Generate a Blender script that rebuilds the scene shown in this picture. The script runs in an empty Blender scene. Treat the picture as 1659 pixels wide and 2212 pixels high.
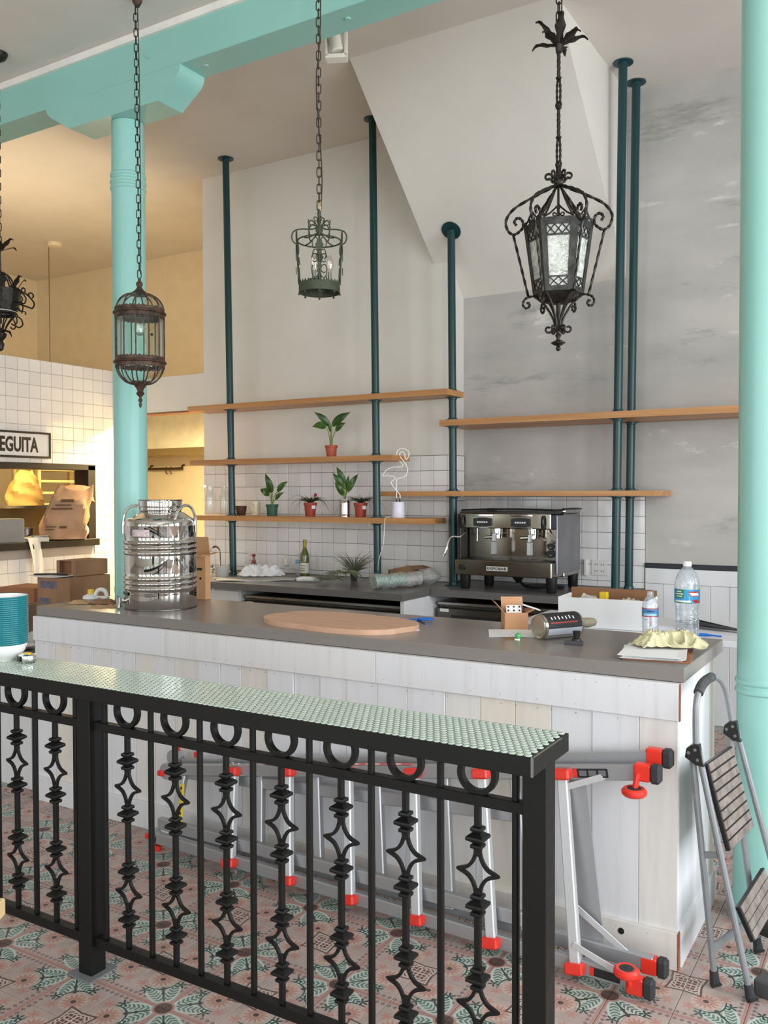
import bpy, math, random, bmesh
from mathutils import Vector, Matrix, Euler
random.seed(7)
SC = bpy.context.scene
COL = SC.collection
PI = math.pi
# ------------------------------------------------------------------ camera
def setup_camera():
    yaw, pitch, roll = math.radians(31.0148), math.radians(1.2205), math.radians(-0.139)
    fw = Vector((-math.sin(yaw)*math.cos(pitch), math.cos(yaw)*math.cos(pitch), -math.sin(pitch)))
    rt = Vector((math.cos(yaw), math.sin(yaw), 0)); up = rt.cross(fw)
    r2 = rt*math.cos(roll) + up*math.sin(roll); u2 = up*math.cos(roll) - rt*math.sin(roll)
    cam = bpy.data.cameras.new('camera'); o = bpy.data.objects.new('camera', cam); COL.objects.link(o)
    M = Matrix((r2, u2, -fw)).transposed().to_4x4(); M.translation = (0, 0, 1.6)
    o.matrix_world = M
    cam.sensor_fit = 'VERTICAL'; cam.sensor_height = 24.0; cam.lens = 1914.38*24.0/2212
    cam.clip_start = 0.05; SC.camera = o
setup_camera()
# ------------------------------------------------------------------ world and daylight
w = bpy.data.worlds.new('world'); SC.world = w; w.use_nodes = True
bgn = w.node_tree.nodes['Background']; bgn.inputs[0].default_value = (0.80, 0.90, 1.0, 1); bgn.inputs[1].default_value = 1.0
def area(name, loc, rot, sx, sy, watt, col, spread=PI):
    l = bpy.data.lights.new(name, 'AREA'); l.shape = 'RECTANGLE'; l.size = sx; l.size_y = sy; l.energy = watt; l.color = col; l.spread = spread
    o = bpy.data.objects.new(name, l); o.location = loc; o.rotation_euler = rot; COL.objects.link(o); return o
DAY = (0.93, 0.97, 1.0)
FRONT_WIN = [(-6.4, 1.35), (-4.6, 1.35), (-2.8, 1.35), (-1.0, 1.35), (0.8, 1.35)]     # centre x, width
RIGHT_WIN = [(-2.0, 1.5), (0.1, 1.5), (2.2, 1.5), (4.3, 1.5)]                          # centre y, width
for x, wd in FRONT_WIN: area('window_daylight', (x, -3.62, 2.05), (math.radians(90), 0, 0), wd, 2.9, 36, DAY)
for y, wd in RIGHT_WIN: area('window_daylight', (2.72, y, 2.05), (math.radians(90), 0, math.radians(90)), wd, 2.9, 116, DAY)
SC.view_settings.view_transform = 'Standard'; SC.view_settings.look = 'None'
SC.view_settings.gamma = 1.0; SC.view_settings.use_curve_mapping = False; SC.view_settings.exposure = 0.0
# ------------------------------------------------------------------ node helpers
def lin(c):
    return tuple(((v/255)/12.92 if v/255 <= 0.04045 else ((v/255+0.055)/1.055)**2.4) for v in c)
class X:
    """a scalar socket with operators"""
    nt = None
    def __init__(s, v): s.v = v
    def _op(s, o, op, rev=False):
        n = X.nt.nodes.new('ShaderNodeMath'); n.operation = op
        a, b = (o, s) if rev else (s, o)
        for i, q in enumerate((a, b)):
            if q is None: continue
            q = q.v if isinstance(q, X) else q
            if isinstance(q, (int, float)): n.inputs[i].default_value = q
            else: X.nt.links.new(q, n.inputs[i])
        return X(n.outputs[0])
    def __add__(s, o): return s._op(o, 'ADD')
    __radd__ = __add__
    def __sub__(s, o): return s._op(o, 'SUBTRACT')
    def __rsub__(s, o): return s._op(o, 'SUBTRACT', True)
    def __mul__(s, o): return s._op(o, 'MULTIPLY')
    __rmul__ = __mul__
    def __truediv__(s, o): return s._op(o, 'DIVIDE')
    def __lt__(s, o): return s._op(o, 'LESS_THAN')
    def __gt__(s, o): return s._op(o, 'GREATER_THAN')
    def fmod(s, o): return s._op(o, 'FLOORED_MODULO')
    def abs(s): return s._op(None, 'ABSOLUTE')
    def sin(s): return s._op(None, 'SINE')
    def sqrt(s): return s._op(None, 'SQRT')
    def atan2(s, o): return s._op(o, 'ARCTAN2')
    def mn(s, o): return s._op(o, 'MINIMUM')
    def mx(s, o): return s._op(o, 'MAXIMUM')
def mixc(nt, f, a, b):
    n = nt.nodes.new('ShaderNodeMix'); n.data_type = 'RGBA'
    for k, q in ((0, f), (6, a), (7, b)):
        q = q.v if isinstance(q, X) else q
        if isinstance(q, (int, float)): n.inputs[k].default_value = q
        elif isinstance(q, tuple): n.inputs[k].default_value = (*q[:3], 1)
        else: nt.links.new(q, n.inputs[k])
    return n.outputs[2]
MATS = {}
def newmat(name):
    m = bpy.data.materials.new(name); m.use_nodes = True
    nt = m.node_tree; b = nt.nodes['Principled BSDF']; X.nt = nt
    return m, nt, b
def noise(nt, scale, detail=3, coord='Object', stretch=(1, 1, 1), rough=0.55):
    tc = nt.nodes.new('ShaderNodeTexCoord'); mp = nt.nodes.new('ShaderNodeMapping'); mp.inputs['Scale'].default_value = stretch
    n = nt.nodes.new('ShaderNodeTexNoise'); n.inputs['Scale'].default_value = scale; n.inputs['Detail'].default_value = detail; n.inputs['Roughness'].default_value = rough
    nt.links.new(tc.outputs[coord], mp.inputs[0]); nt.links.new(mp.outputs[0], n.inputs['Vector'])
    return n.outputs['Fac']
def ramp(nt, f, lo, hi):
    n = nt.nodes.new('ShaderNodeMapRange'); n.inputs[1].default_value = lo; n.inputs[2].default_value = hi
    nt.links.new(f.v if isinstance(f, X) else f, n.inputs[0]); return n.outputs[0]
def mat(name, col, rough=0.5, metal=0.0, var=0.05, vs=6.0, bump=0.0, bs=60.0, rand=0.0, stretch=(1, 1, 1), col2=None, spec=0.5, coat=0.0, emit=None, trans=0.0, rv=0.08, aniso=0):
    if name in MATS: return MATS[name]
    m, nt, b = newmat(name)
    c = lin(col); c2 = lin(col2) if col2 else tuple(v*(1-2.2*var) for v in c)
    f = noise(nt, vs, 4, stretch=stretch)
    out = mixc(nt, ramp(nt, f, 0.35, 0.7), tuple(min(1, v*(1+var)) for v in c), c2)
    if rand:
        oi = nt.nodes.new('ShaderNodeObjectInfo')
        hv = nt.nodes.new('ShaderNodeHueSaturation'); mr = nt.nodes.new('ShaderNodeMapRange')
        mr.inputs[3].default_value = 1-rand; mr.inputs[4].default_value = 1+rand*0.6
        nt.links.new(oi.outputs['Random'], mr.inputs[0]); nt.links.new(mr.outputs[0], hv.inputs['Value']); nt.links.new(out, hv.inputs['Color']); out = hv.outputs[0]
    nt.links.new(out, b.inputs['Base Color'])
    b.inputs['Metallic'].default_value = metal; b.inputs['Specular IOR Level'].default_value = spec
    if rv:
        nt.links.new((X(ramp(nt, f, 0.3, 0.75))*(rv*2) + max(0.02, rough-rv)).v, b.inputs['Roughness'])
    else: b.inputs['Roughness'].default_value = rough
    b.inputs['Coat Weight'].default_value = coat; b.inputs['Coat Roughness'].default_value = 0.08
    b.inputs['Transmission Weight'].default_value = trans
    if emit: b.inputs['Emission Color'].default_value = (*lin(emit[0]), 1); b.inputs['Emission Strength'].default_value = emit[1]
    if bump:
        bn = nt.nodes.new('ShaderNodeBump'); bn.inputs['Strength'].default_value = bump; bn.inputs['Distance'].default_value = 0.004
        nt.links.new(noise(nt, bs, 3, stretch=stretch), bn.inputs['Height']); nt.links.new(bn.outputs[0], b.inputs['Normal'])
    MATS[name] = m; return m
def glassmat(name, tint=(255, 255, 255), gloss=0.12, rough=0.02, bump=0.0, bs=40, haze=0.0, edge=0.5):
    """thin glass: see-through with a fresnel reflection; haze adds a white-ish body"""
    if name in MATS: return MATS[name]
    m, nt, b = newmat(name); nt.nodes.remove(b); out = nt.nodes['Material Output']
    tr = nt.nodes.new('ShaderNodeBsdfTransparent'); tr.inputs[0].default_value = (*lin(tint), 1)
    gl = nt.nodes.new('ShaderNodeBsdfGlossy'); gl.inputs['Roughness'].default_value = rough
    lw = nt.nodes.new('ShaderNodeLayerWeight'); lw.inputs[0].default_value = 0.35
    X.nt = nt
    fac = X(lw.outputs['Facing'])*edge + gloss
    mx = nt.nodes.new('ShaderNodeMixShader'); nt.links.new(fac.mn(1.0).v, mx.inputs[0]); nt.links.new(tr.outputs[0], mx.inputs[1]); nt.links.new(gl.outputs[0], mx.inputs[2])
    last = mx.outputs[0]
    nz = noise(nt, bs, 3)
    if bump:
        bn = nt.nodes.new('ShaderNodeBump'); bn.inputs['Strength'].default_value = bump; bn.inputs['Distance'].default_value = 0.01
        nt.links.new(nz, bn.inputs['Height']); nt.links.new(bn.outputs[0], gl.inputs['Normal']); nt.links.new(bn.outputs[0], lw.inputs['Normal'])
    if haze:
        df = nt.nodes.new('ShaderNodeBsdfDiffuse'); df.inputs[0].default_value = (*lin(tint), 1)
        m2 = nt.nodes.new('ShaderNodeMixShader'); nt.links.new((X(ramp(nt, nz, 0.3, 0.7))*haze*1.2 + haze*0.4).v, m2.inputs[0])
        nt.links.new(last, m2.inputs[1]); nt.links.new(df.outputs[0], m2.inputs[2]); last = m2.outputs[0]
    nt.links.new(last, out.inputs[0]); MATS[name] = m; return m
# ------------------------------------------------------------------ mesh builder
def frame_from(d):
    d = d.normalized(); a = Vector((0, 0, 1)) if abs(d.z) < 0.9 else Vector((1, 0, 0))
    u = d.cross(a).normalized(); return u, d.cross(u).normalized()
class MB:
    def __init__(s): s.v = []; s.f = []; s.M = Matrix()
    def add(s, vs, fs):
        k = len(s.v); s.v += [s.M @ Vector(p) for p in vs]; s.f += [tuple(i+k for i in f) for f in fs]; return s
    def box(s, c, sz, b=0.0, R=None):
        h = [q/2 for q in sz]; vs = []; fs = []
        R = R or Matrix()
        if b <= 0:
            for z in (-1, 1):
                for y in (-1, 1):
                    for x in (-1, 1): vs.append((x*h[0], y*h[1], z*h[2]))
            fs = [(0, 2, 3, 1), (4, 5, 7, 6), (0, 1, 5, 4), (2, 6, 7, 3), (0, 4, 6, 2), (1, 3, 7, 5)]
        else:
            b = min(b, min(h)*0.95); idx = {}
            S = [(x, y, z) for x in (-1, 1) for y in (-1, 1) for z in (-1, 1)]
            for c3 in S:
                for a in range(3):
                    idx[c3, a] = len(vs); vs.append(tuple(c3[i]*(h[i] if i == a else h[i]-b) for i in range(3)))
            def at(a, sa, o1, s1, o2, s2):
                t = [0, 0, 0]; t[a] = sa; t[o1] = s1; t[o2] = s2; return tuple(t)
            for a in range(3):
                o1, o2 = (a+1) % 3, (a+2) % 3
                for sa in (-1, 1):
                    q = [idx[at(a, sa, o1, x, o2, y), a] for x, y in ((-1, -1), (1, -1), (1, 1), (-1, 1))]; fs.append(q if sa > 0 else q[::-1])
                for s1 in (-1, 1):
                    for s2 in (-1, 1):   # edge along axis a between faces o1,o2
                        c0, c1 = at(a, -1, o1, s1, o2, s2), at(a, 1, o1, s1, o2, s2)
                        q = [idx[c0, o1], idx[c1, o1], idx[c1, o2], idx[c0, o2]]; fs.append(q if s1*s2 < 0 else q[::-1])
            for c3 in S:
                q = [idx[c3, 0], idx[c3, 1], idx[c3, 2]]; fs.append(q if c3[0]*c3[1]*c3[2] > 0 else q[::-1])
        c = Vector(c); R = R.to_4x4()
        return s.add([(R @ Vector(p)) + c for p in vs], fs)
    def bx(s, x0, x1, y0, y1, z0, z1, b=0.0): return s.box(((x0+x1)/2, (y0+y1)/2, (z0+z1)/2), (abs(x1-x0), abs(y1-y0), abs(z1-z0)), b)
    def bar(s, p, q, wd, th, b=0.0, up=(0, 0, 1)):
        """a straight bar of rectangular section from p to q"""
        p, q = Vector(p), Vector(q); d = (q-p); L = d.length; d = d.normalized(); upv = Vector(up)
        if abs(d.dot(upv)) > 0.98: upv = Vector((0, 1, 0))
        y = upv.cross(d).normalized(); z = d.cross(y)
        R = Matrix((d, y, z)).transposed()
        return s.box((p+q)/2, (L, wd, th), b, R)
    def tube(s, pts, r, n=8, closed=False, cap=True, twist=0.0, sq=None):
        pts = [Vector(p) for p in pts]; m = len(pts)
        rs = r if isinstance(r, (list, tuple)) else [r]*m
        T = []
        for i in range(m):
            a = pts[(i-1) % m] if (closed or i > 0) else pts[0]; b = pts[(i+1) % m] if (closed or i < m-1) else pts[-1]
            T.append((b-a).normalized() if (b-a).length > 1e-9 else Vector((0, 0, 1)))
        u, v = frame_from(T[0]); vs = []; fs = []
        for i in range(m):
            if i > 0:
                ax = T[i-1].cross(T[i])
                if ax.length > 1e-7:
                    R = Matrix.Rotation(T[i-1].angle(T[i]), 3, ax.normalized()); u = R @ u
                u = (u - T[i]*u.dot(T[i])).normalized()
            v = T[i].cross(u)
            for k in range(n):
                a = 2*PI*k/n + twist*i + (PI/4 if n == 4 else 0)
                e = 1.0 if sq is None else sq
                vs.append(pts[i] + (u*math.cos(a) + v*math.sin(a)*e)*rs[i])
        for i in range(m if closed else m-1):
            for k in range(n):
                a, b = i*n+k, i*n+(k+1) % n; c, d = ((i+1) % m)*n+(k+1) % n, ((i+1) % m)*n+k
                fs.append((a, b, c, d))
        if cap and not closed:
            fs.append(tuple(range(n-1, -1, -1))); fs.append(tuple((m-1)*n+k for k in range(n)))
        return s.add(vs, fs)
    def cyl(s, p, q, r, n=12, r2=None): return s.tube([p, q], [r, r if r2 is None else r2], n)
    def lathe(s, prof, n=24, c=(0, 0, 0), closed=False, a0=0.0, sx=1.0, sy=1.0):
        vs = []; fs = []; m = len(prof); c = Vector(c)
        for r, z in prof:
            for k in range(n):
                a = 2*PI*k/n + a0; vs.append(c + Vector((max(r, 1e-5)*math.cos(a)*sx, max(r, 1e-5)*math.sin(a)*sy, z)))
        for i in range(m if closed else m-1):
            for k in range(n):
                fs.append((i*n+k, i*n+(k+1) % n, ((i+1) % m)*n+(k+1) % n, ((i+1) % m)*n+k))
        if not closed:
            if prof[0][0] > 1e-4: fs.append(tuple(range(n-1, -1, -1)))
            if prof[-1][0] > 1e-4: fs.append(tuple((m-1)*n+k for k in range(n)))
        return s.add(vs, fs)
    def cup(s, prof, th, n=24, c=(0, 0, 0)):
        """an open vessel: outer profile bottom to top, wall thickness th"""
        inner = [(max(r-th, 0.0005), z + (th if i == 0 else 0)) for i, (r, z) in enumerate(prof)]
        full = [(0.0, prof[0][1])] + prof + inner[::-1] + [(0.0, inner[0][1])]
        return s.lathe(full, n, c)
    def sphere(s, c, r, n=12, m=8, sz=1.0):
        return s.lathe([(r*math.sin(PI*i/m), -r*sz*math.cos(PI*i/m)) for i in range(m+1)], n, c)
    def prism(s, poly, z0, z1, M=None):
        n = len(poly); vs = [Vector((x, y, z0)) for x, y in poly] + [Vector((x, y, z1)) for x, y in poly]
        fs = [tuple(range(n-1, -1, -1)), tuple(range(n, 2*n))] + [(i, (i+1) % n, n+(i+1) % n, n+i) for i in range(n)]
        if M: vs = [M @ p for p in vs]
        return s.add(vs, fs)
    def sheet(s, fn, nu, nv, th=0.0):
        """surface fn(u,v) with u,v in 0..1; th gives it real thickness"""
        P = [[Vector(fn(i/nu, j/nv)) for j in range(nv+1)] for i in range(nu+1)]
        vs = [p for r in P for p in r]; W = nv+1
        fs = [(i*W+j, (i+1)*W+j, (i+1)*W+j+1, i*W+j+1) for i in range(nu) for j in range(nv)]
        if th:
            N = []
            for i in range(nu+1):
                for j in range(nv+1):
                    a = P[min(i+1, nu)][j]-P[max(i-1, 0)][j]; b = P[i][min(j+1, nv)]-P[i][max(j-1, 0)]
                    c = a.cross(b); N.append(c.normalized() if c.length > 1e-12 else Vector((0, 0, 1)))
            k = len(vs); vs = vs + [p - N[i]*th for i, p in enumerate(vs)]
            fs2 = [tuple(q+k for q in f[::-1]) for f in fs]
            rim = [i*W for i in range(nu+1)] + [nu*W+j for j in range(1, nv+1)] + [i*W+nv for i in range(nu-1, -1, -1)] + [j for j in range(nv-1, 0, -1)]
            side = [(rim[i], rim[i]+k, rim[(i+1) % len(rim)]+k, rim[(i+1) % len(rim)]) for i in range(len(rim))]
            fs = fs + fs2 + side
        return s.add(vs, fs)
    def mesh(s, name, m, smooth=35):
        me = bpy.data.meshes.new(name); me.from_pydata([tuple(p) for p in s.v], [], s.f); me.update()
        bm = bmesh.new(); bm.from_mesh(me); bmesh.ops.recalc_face_normals(bm, faces=bm.faces); bm.to_mesh(me); bm.free()
        if smooth:
            me.polygons.foreach_set('use_smooth', [True]*len(me.polygons)); me.set_sharp_from_angle(angle=math.radians(smooth))
        me.materials.append(m); return me
def link(name, me, parent=None, loc=(0, 0, 0), rot=(0, 0, 0)):
    o = bpy.data.objects.new(name, me); COL.objects.link(o)
    if parent: o.parent = parent
    o.location = loc; o.rotation_euler = rot; return o
def tag(o, label, cat, group=None):
    o['label'] = label; o['category'] = cat
    if group: o['group'] = group
    return o
def thing(name, label, cat, loc=(0, 0, 0), rz=0.0, group=None, rot=None):
    o = bpy.data.objects.new(name, None); o.empty_display_size = 0.05; COL.objects.link(o)
    o.location = loc; o.rotation_euler = rot or (0, 0, rz); return tag(o, label, cat, group)
def part(mb, name, m, parent, loc=(0, 0, 0), rot=(0, 0, 0), smooth=35, label=None):
    o = link(name, mb.mesh(name, m, smooth), parent, loc, rot)
    if label: o['label'] = label
    return o
def solo(mb, name, m, label, cat, loc=(0, 0, 0), rz=0.0, group=None, smooth=35, rot=None):
    return tag(link(name, mb.mesh(name, m, smooth), None, loc, rot or (0, 0, rz)), label, cat, group)
def struct(mb, name, m, smooth=0):
    o = link(name, mb.mesh(name, m, smooth)); o['kind'] = 'structure'; return o
def copy_tree(o, loc=None, rz=None, label=None, parent=None):
    c = o.copy(); COL.objects.link(c); c.parent = parent
    if loc is not None: c.location = loc
    if rz is not None: c.rotation_euler = (0, 0, rz)
    if label: c['label'] = label
    for ch in o.children: copy_tree(ch, parent=c)
    return c
def textmesh(body, size, m, name, extrude=0.001, offset=0.0, sx=1.0, align='LEFT'):
    cu = bpy.data.curves.new(name, 'FONT'); cu.body = body; cu.size = size; cu.extrude = extrude; cu.offset = offset; cu.align_x = align; cu.resolution_u = 3
    t = bpy.data.objects.new(name, cu); COL.objects.link(t)
    dg = bpy.context.evaluated_depsgraph_get(); me = bpy.data.meshes.new_from_object(t.evaluated_get(dg))
    bpy.data.objects.remove(t); bpy.data.curves.remove(cu)
    for v in me.vertices: v.co.x *= sx
    me.materials.clear(); me.materials.append(m); return me
def lerp(a, b, t): return a+(b-a)*t
def arc(cx, cy, r, a0, a1, n=10): return [(cx+r*math.cos(math.radians(lerp(a0, a1, i/n))), cy+r*math.sin(math.radians(lerp(a0, a1, i/n)))) for i in range(n+1)]
def spiral(cx, cy, r0, r1, a0, a1, n=18): return [(cx+lerp(r0, r1, i/n)*math.cos(math.radians(lerp(a0, a1, i/n))), cy+lerp(r0, r1, i/n)*math.sin(math.radians(lerp(a0, a1, i/n)))) for i in range(n+1)]
def radial(pts, ang): return [(r*math.cos(ang), r*math.sin(ang), z) for r, z in pts]
def smooth_path(p, k=4):
    """Catmull-Rom through the points"""
    p = [Vector(q) for q in p]; out = []
    for i in range(len(p)-1):
        a, b, c, d = p[max(i-1, 0)], p[i], p[i+1], p[min(i+2, len(p)-1)]
        for j in range(k):
            t = j/k; out.append(0.5*((2*b)+(c-a)*t+(2*a-5*b+4*c-d)*t*t+(3*b-a-3*c+d)*t**3))
    return out+[p[-1]]
# ------------------------------------------------------------------ materials of the setting
M_white = mat('white_wall_paint', (226, 222, 214), 0.6, var=0.02, vs=2.0)
M_ceil = mat('ceiling_paint', (214, 208, 200), 0.7, var=0.02, vs=2.0)
M_cream = mat('cream_kitchen_paint', (228, 214, 186), 0.6, var=0.02)
M_mint = mat('mint_gloss_paint', (146, 198, 188), 0.3, var=0.015, vs=2.0, bump=0.03, bs=14, rv=0.02)
M_tile = mat('white_glazed_wall_tile', (240, 237, 236), 0.12, var=0.02, vs=4, rand=0.05, bump=0.06, bs=8)
M_grout = mat('grey_grout', (122, 116, 110), 0.9)
M_wood_lintel = mat('brown_wood_edge', (140, 95, 70), 0.6)
def plaster_mat():
    m, nt, b = newmat('grey_concrete_plaster')
    n1 = noise(nt, 1.6, 6, stretch=(0.5, 1, 1.3), rough=0.6); n2 = noise(nt, 5.0, 6, stretch=(0.45, 1, 1.4), rough=0.62); n3 = noise(nt, 2.4, 8, stretch=(0.35, 1, 1.5), rough=0.72)
    c = mixc(nt, ramp(nt, n1, 0.35, 0.65), lin((194, 189, 184)), lin((170, 168, 164)))
    c = mixc(nt, X(ramp(nt, n3, 0.57, 0.66))*0.7, c, lin((140, 139, 136)))
    c = mixc(nt, X(ramp(nt, n2, 0.62, 0.68))*0.65, c, lin((220, 216, 210)))
    nt.links.new(c, b.inputs['Base Color']); b.inputs['Roughness'].default_value = 0.55
    bn = nt.nodes.new('ShaderNodeBump'); bn.inputs['Strength'].default_value = 0.12; bn.inputs['Distance'].default_value = 0.01
    nt.links.new(n3, bn.inputs['Height']); nt.links.new(bn.outputs[0], b.inputs['Normal']); return m
M_plaster = plaster_mat()
TILE = 0.195; FX, FY = -1.604, 2.368     # floor tile size and a flower centre of the pattern
def floor_mat():
    m, nt, b = newmat('patterned_cement_floor_tile')
    g = nt.nodes.new('ShaderNodeNewGeometry'); sp = nt.nodes.new('ShaderNodeSeparateXYZ'); nt.links.new(g.outputs['Position'], sp.inputs[0])
    wob = X(noise(nt, 55, 2))-0.5
    u = (((X(sp.outputs[0])-FX)/TILE + 1.0).fmod(2.0)-1.0).abs() + wob*0.02
    v = (((X(sp.outputs[1])-FY)/TILE + 1.0).fmod(2.0)-1.0).abs() - wob*0.02
    a = u.mx(v); bb = u.mn(v)
    L = lin
    base = mixc(nt, ramp(nt, noise(nt, 9, 4), 0.3, 0.7), L((182, 164, 156)), L((166, 148, 142)))
    peach, mauve, leafw, leafg, green, brown, pink = L((176, 132, 120)), L((128, 108, 106)), L((184, 194, 184)), L((98, 120, 114)), L((48, 72, 66)), L((84, 62, 56)), L((168, 132, 124))
    col = base
    # white field around each flower centre
    rc = (u*u+v*v).sqrt()
    # arms along the axes
    arm = (bb < 0.045)*(a > 0.15)
    dots = (((a*9.0).fmod(1.0)-0.5).abs()*0.11 + (bb-0.10).abs() < 0.045)*(a > 0.45)
    col = mixc(nt, dots, col, mauve)
    # leaves: ellipse centred (.37,.19) tilted 24 degrees
    ca, sa = math.cos(math.radians(23)), math.sin(math.radians(23))
    la = (a-0.40)*ca + (bb-0.20)*sa; lb = (bb-0.20)*ca - (a-0.40)*sa
    el = (la*la/(0.285**2) + lb*lb/(0.122**2))
    ei = (la*la/(0.235**2) + lb*lb/(0.082**2))
    stripe = (((la*1.0 - lb.abs()*0.7)*13.0).fmod(1.0) < 0.60)
    col = mixc(nt, el < 1.0, col, leafw); col = mixc(nt, (ei < 1.0)*stripe, col, leafg)
    # stem on the diagonal with branches and claws
    dd = (a-bb).abs()*0.7071; ds = (a+bb)*0.7071
    stem = (dd < 0.018)*(ds > 0.2)*(ds < 0.60)
    dia = (dd + (ds-0.42).abs()*0.8 < 0.045).mx(dd + (ds-0.58).abs() < 0.05)
    br = ((dd*dd*2.2 + 0.56 - ds).abs() < 0.016)*(dd < 0.30)
    cx, cy = a-0.64, bb-0.23
    cl = (cx*cx+cy*cy).sqrt(); ca2 = cy.atan2(cx)
    claw = cl < ((ca2*5.0).sin()*0.045 + 0.062)
    col = mixc(nt, stem.mx(dia).mx(br).mx(claw), col, green)
    col = mixc(nt, arm, col, pink)
    # daisies
    qx, qy = u-0.615, v-0.615; rq = (qx*qx+qy*qy).sqrt(); an = qy.atan2(qx)
    pet = (rq < ((an*14.0).sin()*0.05 + 0.165))*(rq > 0.065)
    col = mixc(nt, (rq < 0.235)*(rq > 0.06), col, L((190, 168, 156))); col = mixc(nt, pet, col, peach); col = mixc(nt, rq < 0.05, col, brown)
    # small coral sprigs half way
    hx = a-0.83; hy = bb-0.36; rh = (hx*hx+hy*hy).sqrt(); col = mixc(nt, (rh < ((hy.atan2(hx)*6.0).sin()*0.04+0.07)), col, L((180, 132, 120)))
    # chequered square where four tiles meet
    p, q = 1.0-u, 1.0-v
    m1 = p.mx(q); conc = m1 + 0.0; lim = 0.225 + (p.mn(q))*0.14
    sq_o = m1 < lim+0.035; sq_w = m1 < lim; sq_i = (m1 < 0.15)
    cell = sq_i*(p > 0.018)*(q > 0.018)*((p-0.078).abs() > 0.008)*((q-0.078).abs() > 0.008)
    ring = (m1 > 0.17)*(m1 < lim-0.03)*(((p+q)*12.0).fmod(1.0) < 0.5)
    col = mixc(nt, sq_o, col, L((94, 74, 68))); col = mixc(nt, sq_w, col, L((192, 178, 168))); col = mixc(nt, cell.mx(ring*sq_w), col, L((106, 66, 62)))
    # flower heart
    col = mixc(nt, rc < 0.185, col, pink); col = mixc(nt, rc < 0.145, col, brown)
    dirt = noise(nt, 3.0, 5); col = mixc(nt, X(ramp(nt, dirt, 0.45, 0.75))*0.18, col, L((150, 138, 132)))
    nt.links.new(col, b.inputs['Base Color']); b.inputs['Roughness'].default_value = 0.42; b.inputs['Specular IOR Level'].default_value = 0.4
    return m
M_floor = floor_mat()
# ------------------------------------------------------------------ floor
fl = MB(); fl.bx(-10.4, 2.95, -3.7, 8.2, -0.12, -0.006); floor = struct(fl, 'floor', mat('floor_screed', (170, 160, 152), 0.8))
tb = MB(); tb.box((0, 0, -0.003), (TILE-0.0016, TILE-0.0016, 0.006), 0.0012); tile_me = tb.mesh('floor_tile', M_floor, 0)
i0, j0 = round((-4.2-FX)/TILE), round((1.36-FY)/TILE)
near, rest = [], MB()
for i in range(-46, 24):
    for j in range(-30, 30):
        x, y = FX+(i+0.5)*TILE, FY+(j+0.5)*TILE
        if x < -10.3 or x > 2.9 or y < -3.6 or y > 8.1: continue
        vis = (-3.9 < x < 0.3 and 1.45 < y < 3.12) or (-0.68 < x < 0.1 and 3.1 <= y < 4.3)
        if vis: link('floor_tile', tile_me, floor, (x, y, 0))
        else: rest.box((x, y, -0.003), (TILE-0.0016, TILE-0.0016, 0.006))
ro = link('floor_tile_field', rest.mesh('floor_tile_field', M_floor, 0), floor); ro['kind'] = 'stuff'
# ------------------------------------------------------------------ walls and ceilings
ZC, ZF = 4.457, 4.055
YL, YR = 6.12, 6.372
PT = 0.1177
c = MB(); c.bx(-10.4, 2.95, -3.7, 3.44, ZF, ZF+0.15); struct(c, 'ceiling', M_ceil)
c = MB(); c.bx(-10.4, 2.95, 3.44, 8.2, ZC, ZC+0.12); struct(c, 'ceiling', M_ceil)
c = MB(); c.bx(-5.60, -3.09, YL, YL+0.14, 0, ZC); c.bx(-6.7, -5.60, YL, YL+0.14, 2.372, 2.70); wall_back = struct(c, 'wall_back', M_white)
c = MB(); c.bx(-6.7, -5.60, YL, YL+0.14, 2.355, 2.372); o = struct(c, 'trim_1', M_wood_lintel)
c = MB(); c.bx(-3.09-0.14, -3.09, YL+0.14, YR+0.14, 0, ZC); wall_return = struct(c, 'wall_return', M_white)
c = MB(); c.bx(-3.09, 2.95, YR, YR+0.14, 0, ZC); wall_right_back = struct(c, 'wall_back_right', M_plaster)
# sloped stair soffit: a solid wedge under the ceiling
SX0, SX1 = -3.222, -1.80
c = MB(); y0, y1 = 4.934, YR
c.add([(SX0, y0, ZC), (SX1, y0, ZC), (SX1, y1, 3.14), (SX0, y1, 3.14), (SX0, y1, ZC), (SX1, y1, ZC)], [(0, 1, 2, 3), (0, 3, 4), (1, 5, 2), (0, 4, 5, 1), (3, 2, 5, 4)])
struct(c, 'wall_stair_soffit', M_white)
# kitchen beyond
c = MB(); c.bx(-10.3, -5.4, 7.86, 8.0, 0, ZC); struct(c, 'wall_kitchen_back', M_cream)
c = MB(); c.bx(-10.3, -10.16, 2.0, 7.86, 0, ZC); struct(c, 'wall_kitchen_left', M_cream)
c = MB(); c.bx(-5.6, -5.46, YL+0.14, 7.86, 0, ZC); struct(c, 'wall_kitchen_right', M_cream)
c = MB(); c.bx(-10.3, -6.7, 1.9, 2.04, 0, ZC); struct(c, 'wall_kitchen_front', M_cream)
# left tiled half wall with the pass-through opening (x = -6.70 is its tiled face)
XL = -6.70; WY0, WY1, WZ0, WZ1 = 3.9, 5.77, 1.13, 1.865
c = MB(); th = 0.16
c.bx(XL-th, XL-0.008, 1.9, YL+0.14, 0, WZ0); c.bx(XL-th, XL-0.008, 1.9, YL+0.14, WZ1, 2.79); c.bx(XL-th, XL-0.008, 1.9, WY0, WZ0, WZ1); c.bx(XL-th, XL-0.008, WY1, YL+0.14, WZ0, WZ1)
wall_left = struct(c, 'wall_left', mat('pale_grout', (186, 176, 166), 0.9))
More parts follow.
